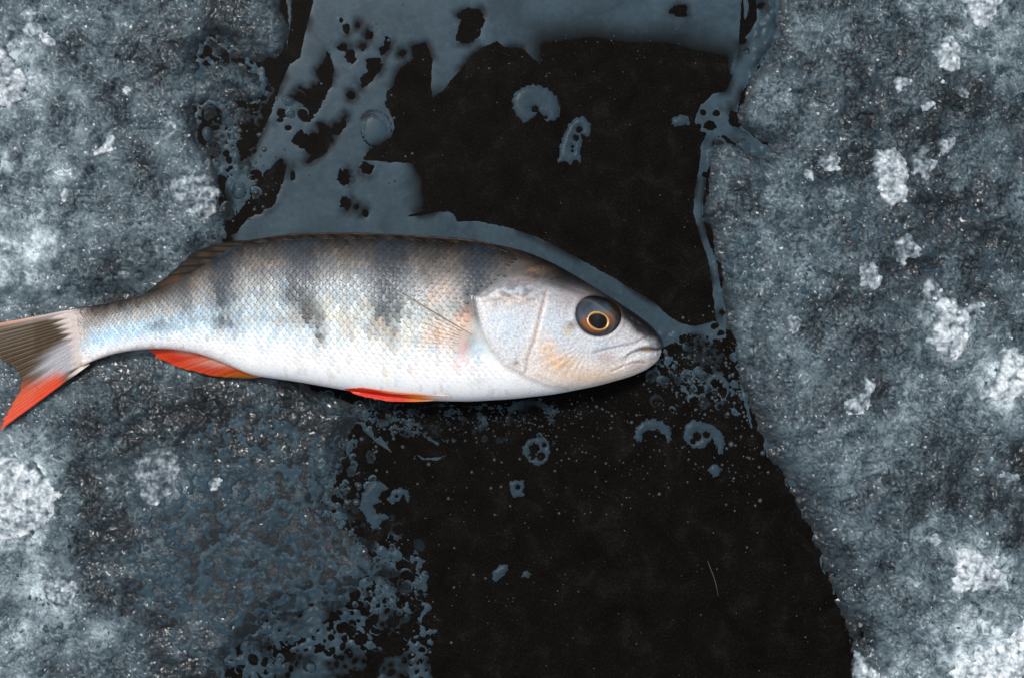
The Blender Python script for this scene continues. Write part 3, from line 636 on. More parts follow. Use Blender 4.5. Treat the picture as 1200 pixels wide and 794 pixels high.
SLIT = [(628,332),(645,335),(665,338),(686,345)]
EX, EY = 699.5, 370.0
def inside_head(X, Y):
    return sstep(-2.5, 2.0, sdf(HEADP, X, Y, 30))
HEADP = [(597,329),(575,338),(557,349),(560,368),(566,391),(577,412),(591,428),(615,441),(640,451),(665,456),(700,470),(800,470),(800,360),(720,320),(640,300),(615,318)]
PLATE = [(640,344),(622,337),(600,333),(578,341),(559,350),(563,369),(569,390),(579,409),(592,425),(604,434),(616,438),(619,422),(627,398),(633,372)]
def disp(X, Y):
    d = 1.9 * inside_head(X, Y) + 1.5 * sstep(-1.5, 1.2, sdf([(641,343),(634,372),(628,397),(618,421),(626,437),(660,452),(720,440),(720,345)], X, Y, 20)) * (1 - sstep(650, 690, X))
    d = d - .7 * np.exp(-(dist_line(PREOP, X, Y) / 2.6) ** 2) + .8 * np.exp(-((dist_line([(x - 5, y) for x, y in PREOP], X, Y)) / 3.5) ** 2)
    d = d - (1.4 + 3.0 * sstep(738, 760, X)) * np.exp(-(dist_line(MOUTH, X, Y) / 2.0) ** 2) - 1.7 * np.exp(-(dist_line(MAXIL, X, Y) / 1.5) ** 2) - 1.2 * np.exp(-(dist_line(JAW, X, Y) / 1.5) ** 2)
    d = d + 1.6 * np.exp(-(dist_line([(768,401),(752,404),(738,410),(726,417)], X, Y) / 3.2) ** 2) + 1.2 * np.exp(-(dist_line([(768,417),(750,418),(735,425)], X, Y) / 3.2) ** 2)
    d = d - .9 * np.exp(-(dist_line(SLIT, X, Y) / 1.6) ** 2)
    d = d - 2.2 * gs(X, Y, 746, 379, 2.6, 2.2) - 1.6 * gs(X, Y, 738, 374, 2.0, 1.8)
    r = np.hypot((X - EX) / 27, (Y - EY) / 25)
    d = d - 4.5 * (1 - sstep(.8, 1.05, r)) + 1.1 * np.exp(-((r - 1.12) / .09) ** 2)
    d = d + (.8 * fbm(X / 16, Y / 16, 300, 2) + .22 * perlin(X / 3.2, Y / 3.2, 303) * sstep(-3, 6, (Y - yd_(X)) - 22)) * sstep(545, 600, X)
    d = d + .35 * np.sin((np.arctan2(Y - 398, X - 690)) * 34) * np.exp(-((np.hypot(X - 655, Y - 412) - 16) / 14) ** 2) * inside_head(X, Y)
    return d
NEXP = 2.25
def surf(X, Y):
    yd, yv, w = yd_(X), yv_(X), w_(X); h = (yv - yd) / 2; q_ = np.clip(np.abs(Y - (yd + yv) / 2) / np.maximum(h, .1), 0, 1)
    up = (1 - q_ ** NEXP) ** (1 / NEXP)
    return base_(X) + w + w * up + disp(X, Y) * np.sqrt(up)
zref = lambda x: base_(x) + w_(x)
def shrink(V):
    """real size of the fish: its middle plane lies above the ice, nearer the camera"""
    k = 1 - zref(np.clip(V[:, 0], 76, 775)) / HCAM
    k = np.interp(np.clip(V[:, 0], 0, 778), [0, 76, 200, 400, 560, 700, 778], [.995, .993, .984, .972, .971, .975, .986])
    o = V.copy(); o[:, 0] = 600 + (V[:, 0] - 600) * k; o[:, 1] = 397 + (V[:, 1] - 397) * k
    return o

def lin(c): return s2l(c)
def fish_col(X, Y, seedjit=None):
    """skin colour: pigment, plus shade painted into the mouth and jaw creases"""
    yd, yv = yd_(X), yv_(X); t = np.clip((Y - yd) / np.maximum(yv - yd, 1), 0, 1)
    n1 = fbm(X / 18, Y / 18, 310, 3)
    tt = np.clip(t + .05 * n1, 0, 1)
    st = [0, .06, .13, .24, .38, .52, .66, .80, 1]
    cs = np.array([lin(c) for c in [(20,16,12), (36,30,25), (64,61,58), (96,99,100), (136,146,150), (174,185,188), (204,212,213), (242,239,235), (252,248,243)]])
    col = np.stack([np.interp(tt, st, cs[:, k]) for k in range(3)], -1)
    def mix(c, c2, f): return c * (1 - f[..., None]) + np.asarray(c2) * f[..., None]
    tail = 1 - sstep(140, 330, X)
    # blue sheen pigment low on the tail stem and flank
    blue = (1 + .5 * n1 + .3 * perlin(X / 6, Y / 6, 333)) * tail * np.exp(-((t - .68) / .22) ** 2) * .62 + .35 * (1 - sstep(300, 430, X)) * np.exp(-((t - .66) / .17) ** 2) + .6 * gs(X, Y, 341, 337, 7, 14)
    col = mix(col, lin((138,184,210)), np.clip(.62 * blue, 0, .8))
    col = mix(col, lin((226,206,198)), tail * sstep(.86, 1, t) * .7)
    col = mix(col, lin((168,150,132)), .4 * np.exp(-((t - .40) / .10) ** 2) * (1 - sstep(120, 420, X)) + .25 * gs(X, Y, 240, 330, 60, 18))
    col = mix(col, lin((206,196,166)), .45 * np.exp(-((t - .55) / .14) ** 2) * sstep(300, 380, X) * (.6 + .8 * perlin(X / 22, Y / 14, 336)).clip(0, 1))
    col = mix(col, lin((150,124,92)), .22 * np.exp(-((t - .20) / .10) ** 2) * (.5 + perlin(X / 20, Y / 9, 338)).clip(0, 1))
    ragged = 10 * perlin(X / 9, Y / 5, 337)
    col = mix(col, lin((186,172,164)), .95 * (1 - sstep(84, 118, X + ragged)) * sstep(.0, .10, t))
    # bars and blotches
    bars = np.zeros(X.shape)
    for (bx_, wd, st_, lean) in [(222, 10, .5, .1), (268, 17, .85, .05), (358, 21, .95, .0), (461, 21, .97, -.03), (560, 18, .9, -.14), (312, 8, .18, 0), (412, 8, .15, 0), (510, 9, .2, 0)]:
        bars += st_ * np.exp(-((X - bx_ - lean * (Y - 330)) / wd) ** 2)
    bars = np.clip(1.15 * bars * (1 - sstep(.38, .74, t + .12 * perlin(X / 11, Y / 22, 334))) * (1 + .5 * n1), 0, .88)
    col = mix(col, lin((34,44,54)), bars)
    bl = (.95 * gs(X, Y, 374, 371, 13, 15) + .6 * gs(X, Y, 382, 396, 9, 14) + .85 * gs(X, Y, 272, 377, 13, 9) + .35 * gs(X, Y, 285, 388, 9, 9) + .7 * gs(X, Y, 192, 382, 18, 6) + .25 * gs(X, Y, 330, 375, 28, 5) + .25 * gs(X, Y, 240, 374, 40, 5))
    col = mix(col, lin((52,50,48)), np.clip(bl * (1 + .6 * perlin(X / 5, Y / 5, 335)), 0, .95) * .9)
    br = .75 * gs(X, Y, 420, 377, 10, 7) + .7 * gs(X, Y, 448, 384, 12, 8) + .6 * gs(X, Y, 466, 396, 8, 8) + .5 * gs(X, Y, 415, 390, 8, 6) + .4 * gs(X, Y, 350, 372, 12, 6) + .3 * gs(X, Y, 296, 372, 14, 5)
    col = mix(col, lin((140,112,84)), np.clip(br, 0, .9) * .6)
    # chest round the pectoral root
    col = mix(col, lin((222,178,150)), np.clip(.6 * gs(X, Y, 522, 392, 22, 16) + .55 * gs(X, Y, 548, 376, 8, 14) + .3 * gs(X, Y, 520, 345, 20, 14), 0, .8))
    col = mix(col, lin((226,148,140)), np.clip(.4 * gs(X, Y, 542, 424, 11, 8) + .4 * gs(X, Y, 545, 405, 6, 10), 0, .8))
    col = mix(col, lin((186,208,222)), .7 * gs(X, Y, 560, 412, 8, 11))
    # head
    hd = sstep(-1, 3, sdf(HEADP, X, Y, 30))
    sp = perlin(X / 2.6, Y / 2.6, 320); bln = fbm(X / 16, Y / 16, 321, 2)
    hst = [0, .10, .17, .22, .32, .5, .7, .85, 1]
    hcs = np.array([lin(c) for c in [(26,24,25), (36,33,34), (66,62,63), (146,143,144), (196,193,192), (214,213,213), (222,218,215), (243,230,218), (248,238,226)]])
    hc = np.stack([np.interp(np.clip(t + .02 * bln, 0, 1), hst, hcs[:, k]) for k in range(3)], -1)
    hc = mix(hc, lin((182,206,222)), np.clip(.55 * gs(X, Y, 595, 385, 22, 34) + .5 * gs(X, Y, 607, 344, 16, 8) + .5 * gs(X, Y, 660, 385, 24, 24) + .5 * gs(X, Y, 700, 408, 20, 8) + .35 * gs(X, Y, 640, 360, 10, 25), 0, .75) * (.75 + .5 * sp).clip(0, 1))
    hc = mix(hc, lin((236,190,140)), np.clip(.75 * gs(X, Y, 656, 424, 18, 10) + .55 * gs(X, Y, 640, 408, 10, 12) + .5 * gs(X, Y, 690, 440, 40, 8) + .35 * gs(X, Y, 600, 352, 24, 7), 0, .8))
    hc = mix(hc, lin((214,176,150)), np.clip(.4 * np.exp(-(dist_line([(x - 2, y) for x, y in PREOP[:4]], X, Y) / 4) ** 2), 0, 1))
    hc = mix(hc, lin((205,170,160)), np.clip(.5 * gs(X, Y, 708, 418, 12, 7) + .4 * gs(X, Y, 745, 428, 12, 5), 0, 1))
    hc = mix(hc, lin((130,96,60)), np.clip(.8 * gs(X, Y, 668, 381, 5, 4.5), 0, 1))
    hc = mix(hc, lin((200,168,92)), np.clip(.5 * gs(X, Y, 664, 388, 6, 5), 0, 1))
    # dark forehead and snout
    dk = sdf([(590,280),(600,306),(624,326),(645,333),(670,337),(688,345),(708,345),(726,358),(732,372),(742,390),(760,398),(768,402),(776,408),(792,400),(770,370),(700,320),(620,280)], X, Y, 30)
    hc = mix(hc, lin((19,17,17)), sstep(-5, 6, dk + 5 * bln) * .96)
    hc = mix(hc, lin((112,110,112)), np.clip(.85 * gs(X, Y, 590, 342, 46, 14) * (.6 + 1.6 * perlin(X / 9, Y / 5, 340)), 0, .8))
    hc = mix(hc, lin((120,92,66)), np.clip(.6 * gs(X, Y, 612, 330, 30, 6) * (.4 + 1.8 * perlin(X / 7, Y / 4, 341)), 0, .8))
    hc = mix(hc, lin((172,160,160)), np.clip(.5 * gs(X, Y, 672, 352, 24, 12), 0, .8))
    hc = mix(hc, lin((128,98,70)), np.clip(.5 * gs(X, Y, 622, 318, 18, 5) * (1 + sp), 0, .6))
    hc = mix(hc, lin((90,88,92)), np.clip(.5 * gs(X, Y, 600, 333, 26, 5), 0, .6))
    hc = mix(hc, lin((52,44,40)), np.clip(.9 * (.35 + .65 * sstep(736, 758, X)) * np.exp(-(dist_line(MOUTH, X, Y) / (1.0 + 1.4 * sstep(735, 760, X))) ** 2) + .32 * np.exp(-(dist_line(MAXIL, X, Y) / 1.6) ** 2) + .3 * np.exp(-(dist_line(JAW, X, Y) / 1.2) ** 2), 0, .9))  # shade in the mouth gap and jaw creases, put into the colour
    hc = mix(hc, lin((168,132,92)), np.clip(.8 * gs(X, Y, 757, 409, 7, 2.2), 0, 1))
    hc = mix(hc, lin((30,28,28)), np.clip(.85 * gs(X, Y, 746, 379, 2.4, 2.0) + .7 * gs(X, Y, 738, 374, 1.8, 1.6), 0, 1))
    hc = mix(hc, lin((110,96,92)), np.clip(.7 * gs(X, Y, 605, 424, 4, 3), 0, 1))
    sp2 = perlin(X / 4.4, Y / 4.4, 327); sp3 = perlin(X / 1.9, Y / 1.9, 328); kk = (sstep(.15, .3, t) * (1 - .6 * sstep(.75, .95, t)))[..., None]
    hc = hc * (1 + kk * (.26 * sp + .22 * sp3)[..., None]) * (1 + kk * np.stack([.12 * sp2, 0 * sp2, -.14 * sp2], -1)) * (1 - .12 * kk)
    r = np.hypot((X - EX) / 27, (Y - EY) / 25)
    hc = mix(hc, lin((34,30,30)), (1 - sstep(.9, 1.06, r)))
    col = mix(col, hc, hd)
    ed = dist_line(GILL_EDGE, X, Y)
    col = mix(col, lin((130,120,114)), .30 * np.exp(-(ed / 2.2) ** 2))
    return np.clip(col, .002, .9)

fish = bpy.data.objects.new('perch_fish', None); C.objects.link(fish)
fish.location = ((430 - CX) * S, (CY - 370) * S, 0)
fish['label'] = 'freshly caught striped perch with orange fins lying on its side on wet ice'
fish['category'] = 'fish'
FL = tuple(fish.location)
def fpart(name, V, F, mat, cols=None, parent=None, **kw):
    attrs = kw.pop('attrs', None); smooth = kw.pop('smooth', True)
    V = shrink(np.asarray(V, float))
    return link(name, mk_mesh(name, V, F, mat, cols, smooth, attrs, loc=FL), parent or fish, **kw)

# body: rings along the fish
xs = np.concatenate([np.arange(76, 540, 1.7), np.arange(540, 772, 1.05), np.linspace(772, 778, 14)])
nt_, nb_ = 190, 50
ph = np.concatenate([np.linspace(0, np.pi, nt_, endpoint=False), np.linspace(np.pi, 2 * np.pi, nb_, endpoint=False)])
cph, sph = np.cos(ph), np.sin(ph)
ex = 2 / NEXP
cy_ = np.sign(cph) * np.abs(cph) ** ex; sz_ = np.sign(sph) * np.abs(sph) ** ex
yd, yv, w = yd_(xs), yv_(xs), w_(xs)
BYv = (yd + yv)[:, None] / 2 + (yv - yd)[:, None] / 2 * cy_[None]
BXv = np.repeat(xs[:, None], len(ph), 1)
D = disp(BXv, BYv)
BZv = (base_(xs) + w)[:, None] + w[:, None] * sz_[None] + np.where(sz_ > 0, np.sqrt(np.clip(sz_, 0, 1)), 0)[None] * D
Vb = np.stack([BXv, BYv, BZv], -1)
ns, nr = BXv.shape
idx = np.arange(ns * nr).reshape(ns, nr); nxt = np.roll(idx, -1, 1)
Fb = np.stack([idx[:-1], nxt[:-1], nxt[1:], idx[1:]], -1).reshape(-1, 4)
fpart('body', Vb.reshape(-1, 3), Fb, M_BODY, fish_col(BXv, BYv).reshape(-1, 3))

# scales: shingled plates over the flank, rows follow the lateral line
def scales():
    def gsp(x): return np.interp(x, [70, 120, 220, 330, 450, 600], [4.3, 4.7, 6.2, 7.8, 8.6, 8.0])
    xx = np.arange(84, 640, .5); U = np.concatenate([[0], np.cumsum(.5 / gsp((xx[1:] + xx[:-1]) / 2))])
    # arc length from the lateral line across the visible flank, per station
    sx = np.arange(84, 641, 2.0); pp = np.linspace(.04, np.pi - .04, 300)
    cc_ = np.sign(np.cos(pp)) * np.abs(np.cos(pp)) ** ex; ss_ = np.abs(np.sin(pp)) ** ex
    yd, yv, w = yd_(sx), yv_(sx), w_(sx)
    yy = (yd + yv)[:, None] / 2 - (yv - yd)[:, None] / 2 * cc_[None]; zz = (base_(sx) + w)[:, None] + w[:, None] * ss_[None]
    arc = np.concatenate([np.zeros((len(sx), 1)), np.cumsum(np.hypot(np.diff(yy, axis=1), np.diff(zz, axis=1)), 1)], 1)
    latt = .40
    t_y = yd + (yv - yd) * latt
    a0 = np.array([np.interp(t_y[i], yy[i], arc[i]) for i in range(len(sx))])
    arc = arc - a0[:, None]
    def place(x, v):
        i = np.clip(np.round((x - 84) / 2).astype(int), 0, len(sx) - 1)
        oy = np.empty(x.shape); oz = np.empty(x.shape); ok = np.ones(x.shape, bool)
        order = np.argsort(i, kind='stable'); ii = i[order]; cuts = np.flatnonzero(np.diff(ii)) + 1
        for g in np.split(order, cuts):
            k = i[g[0]]
            fr = np.clip((x[g] - 84) / 2, 0, len(sx) - 1.001); k0 = np.floor(fr).astype(int).min(); f = np.clip(fr - k0, 0, 1); k1 = min(k0 + 1, len(sx) - 1)
            y0 = np.interp(v[g], arc[k0], yy[k0]); y1 = np.interp(v[g], arc[k1], yy[k1]); oy[g] = y0 * (1 - f) + y1 * f
            z0 = np.interp(v[g], arc[k0], zz[k0]); z1 = np.interp(v[g], arc[k1], zz[k1]); oz[g] = z0 * (1 - f) + z1 * f
            ok[g] = (v[g] > arc[k][0]) & (v[g] < arc[k][-1])
        return oy, oz, ok
    du, dv = .96, .62
    ui = np.arange(0, U[-1] / du); vi = np.arange(-36, 48)
    UU, VV = np.meshgrid(ui, vi)
    UU = (UU + .5 * (np.mod(VV, 2))) * du + rng.normal(0, .035, UU.shape); VV = VV * dv + rng.normal(0, .02, VV.shape)
    px = np.interp(UU.ravel(), U, xx); g = gsp(px); pv = VV.ravel() * g
    py, pz, ok = place(px, pv)
    lim = np.interp(py, [270, 292, 306, 322, 338, 349, 368, 392, 412, 428, 442, 480], [618, 612, 606, 596, 572, 553, 556, 562, 573, 587, 606, 640])
    t = (py - yd_(px)) / (yv_(px) - yd_(px))
    ok &= (px < lim - 3) & (px > 88 + rng.uniform(0, 22, px.shape)) & (t > .035) & (t < .965) & ~(((px - 552) / 14) ** 2 + ((py - 400) / 24) ** 2 < 1)
    px, py, pv, g, t = px[ok], py[ok], pv[ok], g[ok], t[ok]
    n = len(px)
    # outline of one plate: u towards the tail, v across
    na = 9
    an = np.linspace(-np.pi / 2, np.pi / 2, na)
    rear = [(.74 * max(math.cos(a), 0) ** .8, .70 * math.sin(a)) for a in an]
    mid = [(.54 * c, .50 * s) for c, s in [(math.cos(a), math.sin(a)) for a in an]]
    loc_ = [(-.70, 0)] + [(-.50, -.42), (-.50, .42)] + mid + [(a, b) for a, b in rear]
    loc_ = np.array(loc_)
    hz = np.array([-1.2, -1.0, -1.0] + [.95] * na + [.55] * na)
    edge = np.array([0, 0, 0] + [0] * na + [1] * na)
    m = len(loc_)
    LXs = px[:, None] - loc_[None, :, 0] * g[:, None]; LVs = pv[:, None] + loc_[None, :, 1] * g[:, None]
    oy, oz, _ = place(LXs.ravel(), LVs.ravel())
    oy = oy.reshape(n, m); oz = oz.reshape(n, m)
    # outward normal in the cross-section
    e = .8
    y1, z1, _ = place(LXs.ravel(), (LVs + e).ravel()); y0, z0, _ = place(LXs.ravel(), (LVs - e).ravel())
    dy = (y1 - y0).reshape(n, m); dz = (z1 - z0).reshape(n, m); ln = np.hypot(dy, dz) + 1e-6
    tilt = rng.normal(0, .16, (n, 1)); tilt2 = rng.normal(0, .16, (n, 1)); low = (1 - .8 * sstep(.72, .90, t))[:, None]
    h = (hz[None] * (g[:, None] / 8) * low + (loc_[None, :, 1] * tilt * 1.6 + loc_[None, :, 0] * tilt2) * low) * 1.0
    Vs = np.stack([LXs, oy - dz / ln * h * 0 + (-dz / ln) * h, oz + np.abs(dy) / ln * h], -1)
    Fs = []
    for k in range(na - 1): Fs.append((3 + k, 3 + na + k, 3 + na + k + 1, 3 + k + 1))
    Fs.append((0, 1, 3, 3)); tri = []
    quads = np.array(Fs[:-1])
    tris = [(0, 1, 3), (0, 3 + na - 1, 2)] + [(0, 3 + k, 3 + k + 1) for k in range(na - 1)] + [(1, 3 + na, 3), (2, 3 + na - 1, 3 + 2 * na - 1)]
    T = np.concatenate([quads[:, [0, 1, 2]], quads[:, [0, 2, 3]], np.array(tris)])
    # all facing up
    nrm = []
    for a, b, c in T:
        p = np.array([(-loc_[q_, 0], loc_[q_, 1]) for q_ in (a, b, c)]); cr = (p[1, 0] - p[0, 0]) * (p[2, 1] - p[0, 1]) - (p[1, 1] - p[0, 1]) * (p[2, 0] - p[0, 0]); nrm.append(cr)
    T = np.array([(a, c, b) if k > 0 else (a, b, c) for (a, b, c), k in zip(T, nrm)])
    Fall = (T[None] + (np.arange(n) * m)[:, None, None]).reshape(-1, 3)
    jx, jy = rng.normal(0, 2.3, (n, 1)), rng.normal(0, 1.6, (n, 1))
    base = fish_col(np.repeat(px[:, None], m, 1) * .6 + LXs * .4 + jx, np.clip(np.repeat(py[:, None], m, 1) * .6 + oy * .4 + jy, yd_(LXs) + 1, yv_(LXs) - 1))
    # real scale pigment: pale disc, dusky hind rim, stronger towards the back
    rimk = (1 - edge[None] * np.interp(t, [0, .2, .5, .8, .95], [.62, .72, .62, .32, .06])[:, None])
    gain = np.interp(t, [0, .1, .25, .55, .85, 1], [.60, .80, 1.08, 1.2, 1.12, 1.03])[:, None] * (1 + rng.normal(0, .10, (n, 1)))
    cold = base * (rimk * gain)[..., None]
    tint = rng.normal(0, .042, (n, 1)); cold[..., 0] *= 1 - tint; cold[..., 2] *= 1 + tint
    fpart('scales', Vs.reshape(-1, 3), Fall, M_SCALE, np.clip(cold, .003, .92).reshape(-1, 3), kind='stuff')
scales()

# gill cover plate
def plate(name, outline, th, st=1.0, tintf=1.0, mat=M_BODY, edge=3.0):
    P = np.array(outline, float)
    LX, LY = np.meshgrid(np.arange(P[:, 0].min() - 3, P[:, 0].max() + 3, st), np.arange(P[:, 1].min() - 3, P[:, 1].max() + 3, st))
    d = sdf(outline, LX, LY, 30)
    z = surf(LX, LY) + np.where(d > 0, th * (1 - np.exp(-d / edge)), np.maximum(d, -2) * 1.2) - .15
    n_y, n_x = LX.shape
    col = fish_col(LX, LY)
    Vv, Fv, cv = compact(np.stack([LX, LY, z], -1).reshape(-1, 3), grid_faces(n_y, n_x, d > -1.2), col.reshape(-1, 3))
    return fpart(name, Vv, Fv, mat, cv * tintf)
plate('gill_cover', PLATE, 1.8, edge=3.0)
plate('upper_lip', [(775,399),(768,398),(758,398),(748,402),(736,408),(726,416),(730,420),(740,414),(750,409.5),(762,407.5),(771,409),(776,406)], 1.6, .7, 1.0, M_BODY, 1.6)
plate('lower_jaw', [(775,412),(766,411.5),(752,412),(742,416),(733,421),(726,430),(732,438),(745,434),(760,427),(770,420)], 1.5, .7, 1.0, M_BODY, 2.0)

# eye: domed iris with gold-rimmed pupil
def eye():
    n = 64; rings = 26; V = []; cols = []
    zc = float(surf(np.array([EX]), np.array([EY]))[0])
    for i in range(rings + 1):
        r = i / rings
        for k in range(n):
            a = 2 * math.pi * k / n; q_ = r * (1 + .045 * math.cos(2 * a - .7) + .025 * math.cos(3 * a + 1)); x = EX + 26 * q_ * math.cos(a); y = EY + 24 * q_ * math.sin(a); V.append((x, y, r))
    V = np.array(V); r = V[:, 2].copy()
    z0 = surf(V[:, 0], V[:, 1]); zr = z0[-n:]
    zrim = np.tile(zr, rings + 1)
    V[:, 2] = zrim * r ** 2 + (zrim.mean()) * (1 - r ** 2) - 1.0 + 8.5 * np.sqrt(np.clip(1 - (r * .97) ** 2, 0, 1))
    t = (V[:, 1] - (EY - 24)) / 48
    up = np.array([lin(c) for c in [(15,17,20), (34,42,50), (66,80,92), (128,74,26), (122,60,14), (40,20,8)]])  # upper slate-blue is painted sky reflection on the wet eye
    tj = t + .12 * (V[:, 0] - EX) / 26 + .10 * perlin(V[:, 0] / 7, V[:, 1] / 7, 9) + .04 * perlin(V[:, 0] / 2.5, V[:, 1] / 2.5, 10)
    col = np.stack([np.interp(tj, [0, .16, .46, .58, .8, 1], up[:, k]) for k in range(3)], -1)
    dk = sstep(.70, .92, r + .10 * (V[:, 0] - EX) / 26)[:, None]; col = col * (1 - dk) + lin((24,20,18)) * dk
    side = sstep(.3, .8, (V[:, 0] - EX) / 26)[:, None] * sstep(.05, .3, t)[:, None]; col = col * (1 - .8 * side) + lin((46,30,18)) * .8 * side
    F = []
    for i in range(rings):
        for k in range(n): F.append((i * n + k, (i + 1) * n + k, (i + 1) * n + (k + 1) % n, i * n + (k + 1) % n))
    e = fpart('eye', V, np.array(F)[:, ::-1], M_EYE, col)
    def top(x, y):
        r_ = np.hypot((x - EX) / 26, (y - EY) / 24); a_ = (math.atan2((y - EY) / 24, (x - EX) / 26) % (2 * math.pi)) / (2 * math.pi) * n
        rim_ = np.interp(a_, np.arange(n + 1), np.append(zr, zr[0]))
        return rim_ * r_ ** 2 + zr.mean() * (1 - r_ ** 2) - 1.0 + 8.5 * math.sqrt(max(0, 1 - (r_ * .97) ** 2))
    PX, PY = 699, 376.5
    Vp = [(PX, PY, top(PX, PY) + 1.4)]
    for i in range(1, 6):
        for k in range(36):
            a = 2 * math.pi * k / 36; q_ = i / 5
            x = PX + 11.2 * q_ * math.cos(a); y = PY + (9.1 + .9 * math.cos(a)) * q_ * math.sin(a) + .10 * (x - PX); Vp.append((x, y, top(x, y) + .35 + 1.05 * (1 - q_ * q_)))
    Fp = [(0, 1 + (k + 1) % 36, 1 + k, 0)[:3] for k in range(36)]
    T = [f for f in Fp]
    for i in range(4):
        for k in range(36):
            a0 = 1 + i * 36 + k; a1 = 1 + i * 36 + (k + 1) % 36
            T += [(a0, a1, a1 + 36), (a0, a1 + 36, a0 + 36)]
    Tn = np.array(T); 
    fpart('pupil', Vp, Tn, M_PUPIL, parent=e)
    ring = [(PX + 11.9 * math.cos(a), PY + 9.9 * math.sin(a) + .12 * 11 * math.cos(a), top(PX + 11.9 * math.cos(a), PY + 9.9 * math.sin(a)) + .5) for a in np.linspace(0, 2 * np.pi, 49)]
    Vr, Fr = tube(ring, [1.35 + .3 * math.sin(3 * k_ * .13 + 1) for k_ in range(49)], 8)
    fpart('iris_ring', Vr, Fr, M_GOLD, parent=e)
eye()

# fins: sheets with raised rays
def fin(name, P0, P1, nray, colf, zf, mat=M_FIN, nr=40, per=8, ridge=.9, th=1.4, alpha=None, curve=0.0):
    """P0: polyline of the roots, P1: polyline of the outer rim"""
    def along(P, t):
        P = np.array(P, float); L = np.concatenate([[0], np.cumsum(np.hypot(*np.diff(P[:, :2], axis=0).T))]); L /= L[-1]
        return np.stack([np.interp(t, L, P[:, 0]), np.interp(t, L, P[:, 1])], -1)
    nt = nray * per + 1; t = np.linspace(0, 1, nt); r = np.linspace(0, 1, nr)
    A0, A1 = along(P0, t), along(P1, t)
    XY = A0[:, None] * (1 - r)[None, :, None] + A1[:, None] * r[None, :, None]
    XY = A0[:, None] + (XY - A0[:, None]) * (1 - .05 * hashf(np.floor(t * nray * 2.5), np.floor(t * 0), 31) * sstep(.4, 1, t * 0 + 1))[:, None, None]
    XY[..., 1] += curve * np.sin(np.pi * r)[None]
    phs = t * nray
    branch = np.abs(np.sin(np.pi * phs))[:, None] ** .8 * (1 - r * .45)[None] + np.abs(np.sin(2 * np.pi * phs))[:, None] * (r * .5)[None]
    x, y = XY[..., 0], XY[..., 1]
    z = zf(x, y, t[:, None], r[None]) + ridge * branch * (1 - .6 * r[None]) * sstep(.08, .35, r)[None]
    nx_ = nt; V1 = np.stack([x, y, z], -1).reshape(-1, 3); V2 = V1 - np.array([0, 0, th])
    F1 = grid_faces(nx_, nr); n = len(V1)
    # orientation check: make the upper sheet face up
    a, b, c = V1[F1[len(F1) // 2][:3]]
    cr = np.cross(b - a, c - a)[2]            # layout y is down, so up-facing means negative
    if cr > 0: F1 = F1[:, ::-1]
    F2 = F1[:, ::-1] + n
    id_ = np.arange(n).reshape(nx_, nr)
    bd = np.concatenate([id_[0, :], id_[1:, -1], id_[-1, ::-1][1:], id_[::-1, 0][1:]])
    bn = np.roll(bd, -1); F3 = np.stack([bd, bn, bn + n, bd + n], -1)
    col = colf(x, y, t[:, None] + 0 * x, r[None] + 0 * x, branch).reshape(-1, 3)
    at = None
    if alpha is not None:
        al = alpha(x, y, t[:, None] + 0 * x, r[None] + 0 * x, branch).reshape(-1); at = {'alpha': np.concatenate([al, al])}
    return fpart(name, np.concatenate([V1, V2]), np.concatenate([F1, F2, F3]), mat, np.concatenate([col, col]), attrs=at)
def cmix(a, b, f): return np.asarray(a) * (1 - f[..., None]) + np.asarray(b) * f[..., None]

def tail_col(x, y, t, r, b):
    br = b * .55
    c = np.zeros(x.shape + (3,)) + lin((40,26,2))
    c = cmix(c, lin((68,47,6)), np.clip(br + .35 * fbm(x / 5, y / 9, 41, 2), 0, 1))
    dark = sstep(.12, .3, t) * (1 - sstep(.42, .56, t)) * (1 - sstep(.05, .6, r))
    c = cmix(c, lin((44,34,20)), .6 * dark)
    pale = sstep(.42, .58, t + .18 * (1 - r) - .10) * (1 - sstep(.82, .95, t)) * (1 - sstep(.45, .95, r + .10 * np.sin(t * 60)))
    c = cmix(c, lin((156,156,160)), .9 * pale)
    c = cmix(c, lin((190,176,168)), .85 * (1 - sstep(0, .13, t + .09 * r)) )
    c = cmix(c, lin((188,174,166)), 1 - sstep(.16, .27, r + .05 * np.sin(t * 70) + .06 * t))
    c = cmix(c, fish_col(np.maximum(x, 78), y), 1 - sstep(.03, .26, r + .04 * np.sin(t * 57) + .03 * np.sin(t * 131)))
    c = cmix(c, lin((196,112,70)), .6 * (1 - sstep(0, .05, t)) * sstep(.3, .6, r))
    org = sstep(.66, .86, t + .20 * (r - .55)) * sstep(.26, .44, r + .3 * (t - .8))
    c = cmix(c, lin((184,62,14)), .95 * org)
    c = cmix(c, lin((196,40,6)), .6 * org * sstep(.86, .98, t))
    c = cmix(c, lin((140,112,56)), .7 * gs(x, y, 104, 425, 10, 5))
    return c
fin('tail_fin', [(100,359.5),(99,375),(100,400),(104,427)], [(-52,388),(-46,404),(-20,412),(0,421),(16,433),(24,444),(22,458),(10,478),(2,492),(-1,504)], 22, tail_col,
    lambda x, y, t, r: (lambda a, b, k: a * (1 - k) + b * k)(np.interp(x, [-50, 40, 76, 90], [8, 11, 15, 19]) + 1.2 * np.sin(t * 7) * r, surf(np.maximum(x, 77), y) + .5, sstep(74, 92, x)) - 3.2 * (1 - sstep(0, .09, r)), nr=60, per=8, ridge=.6)

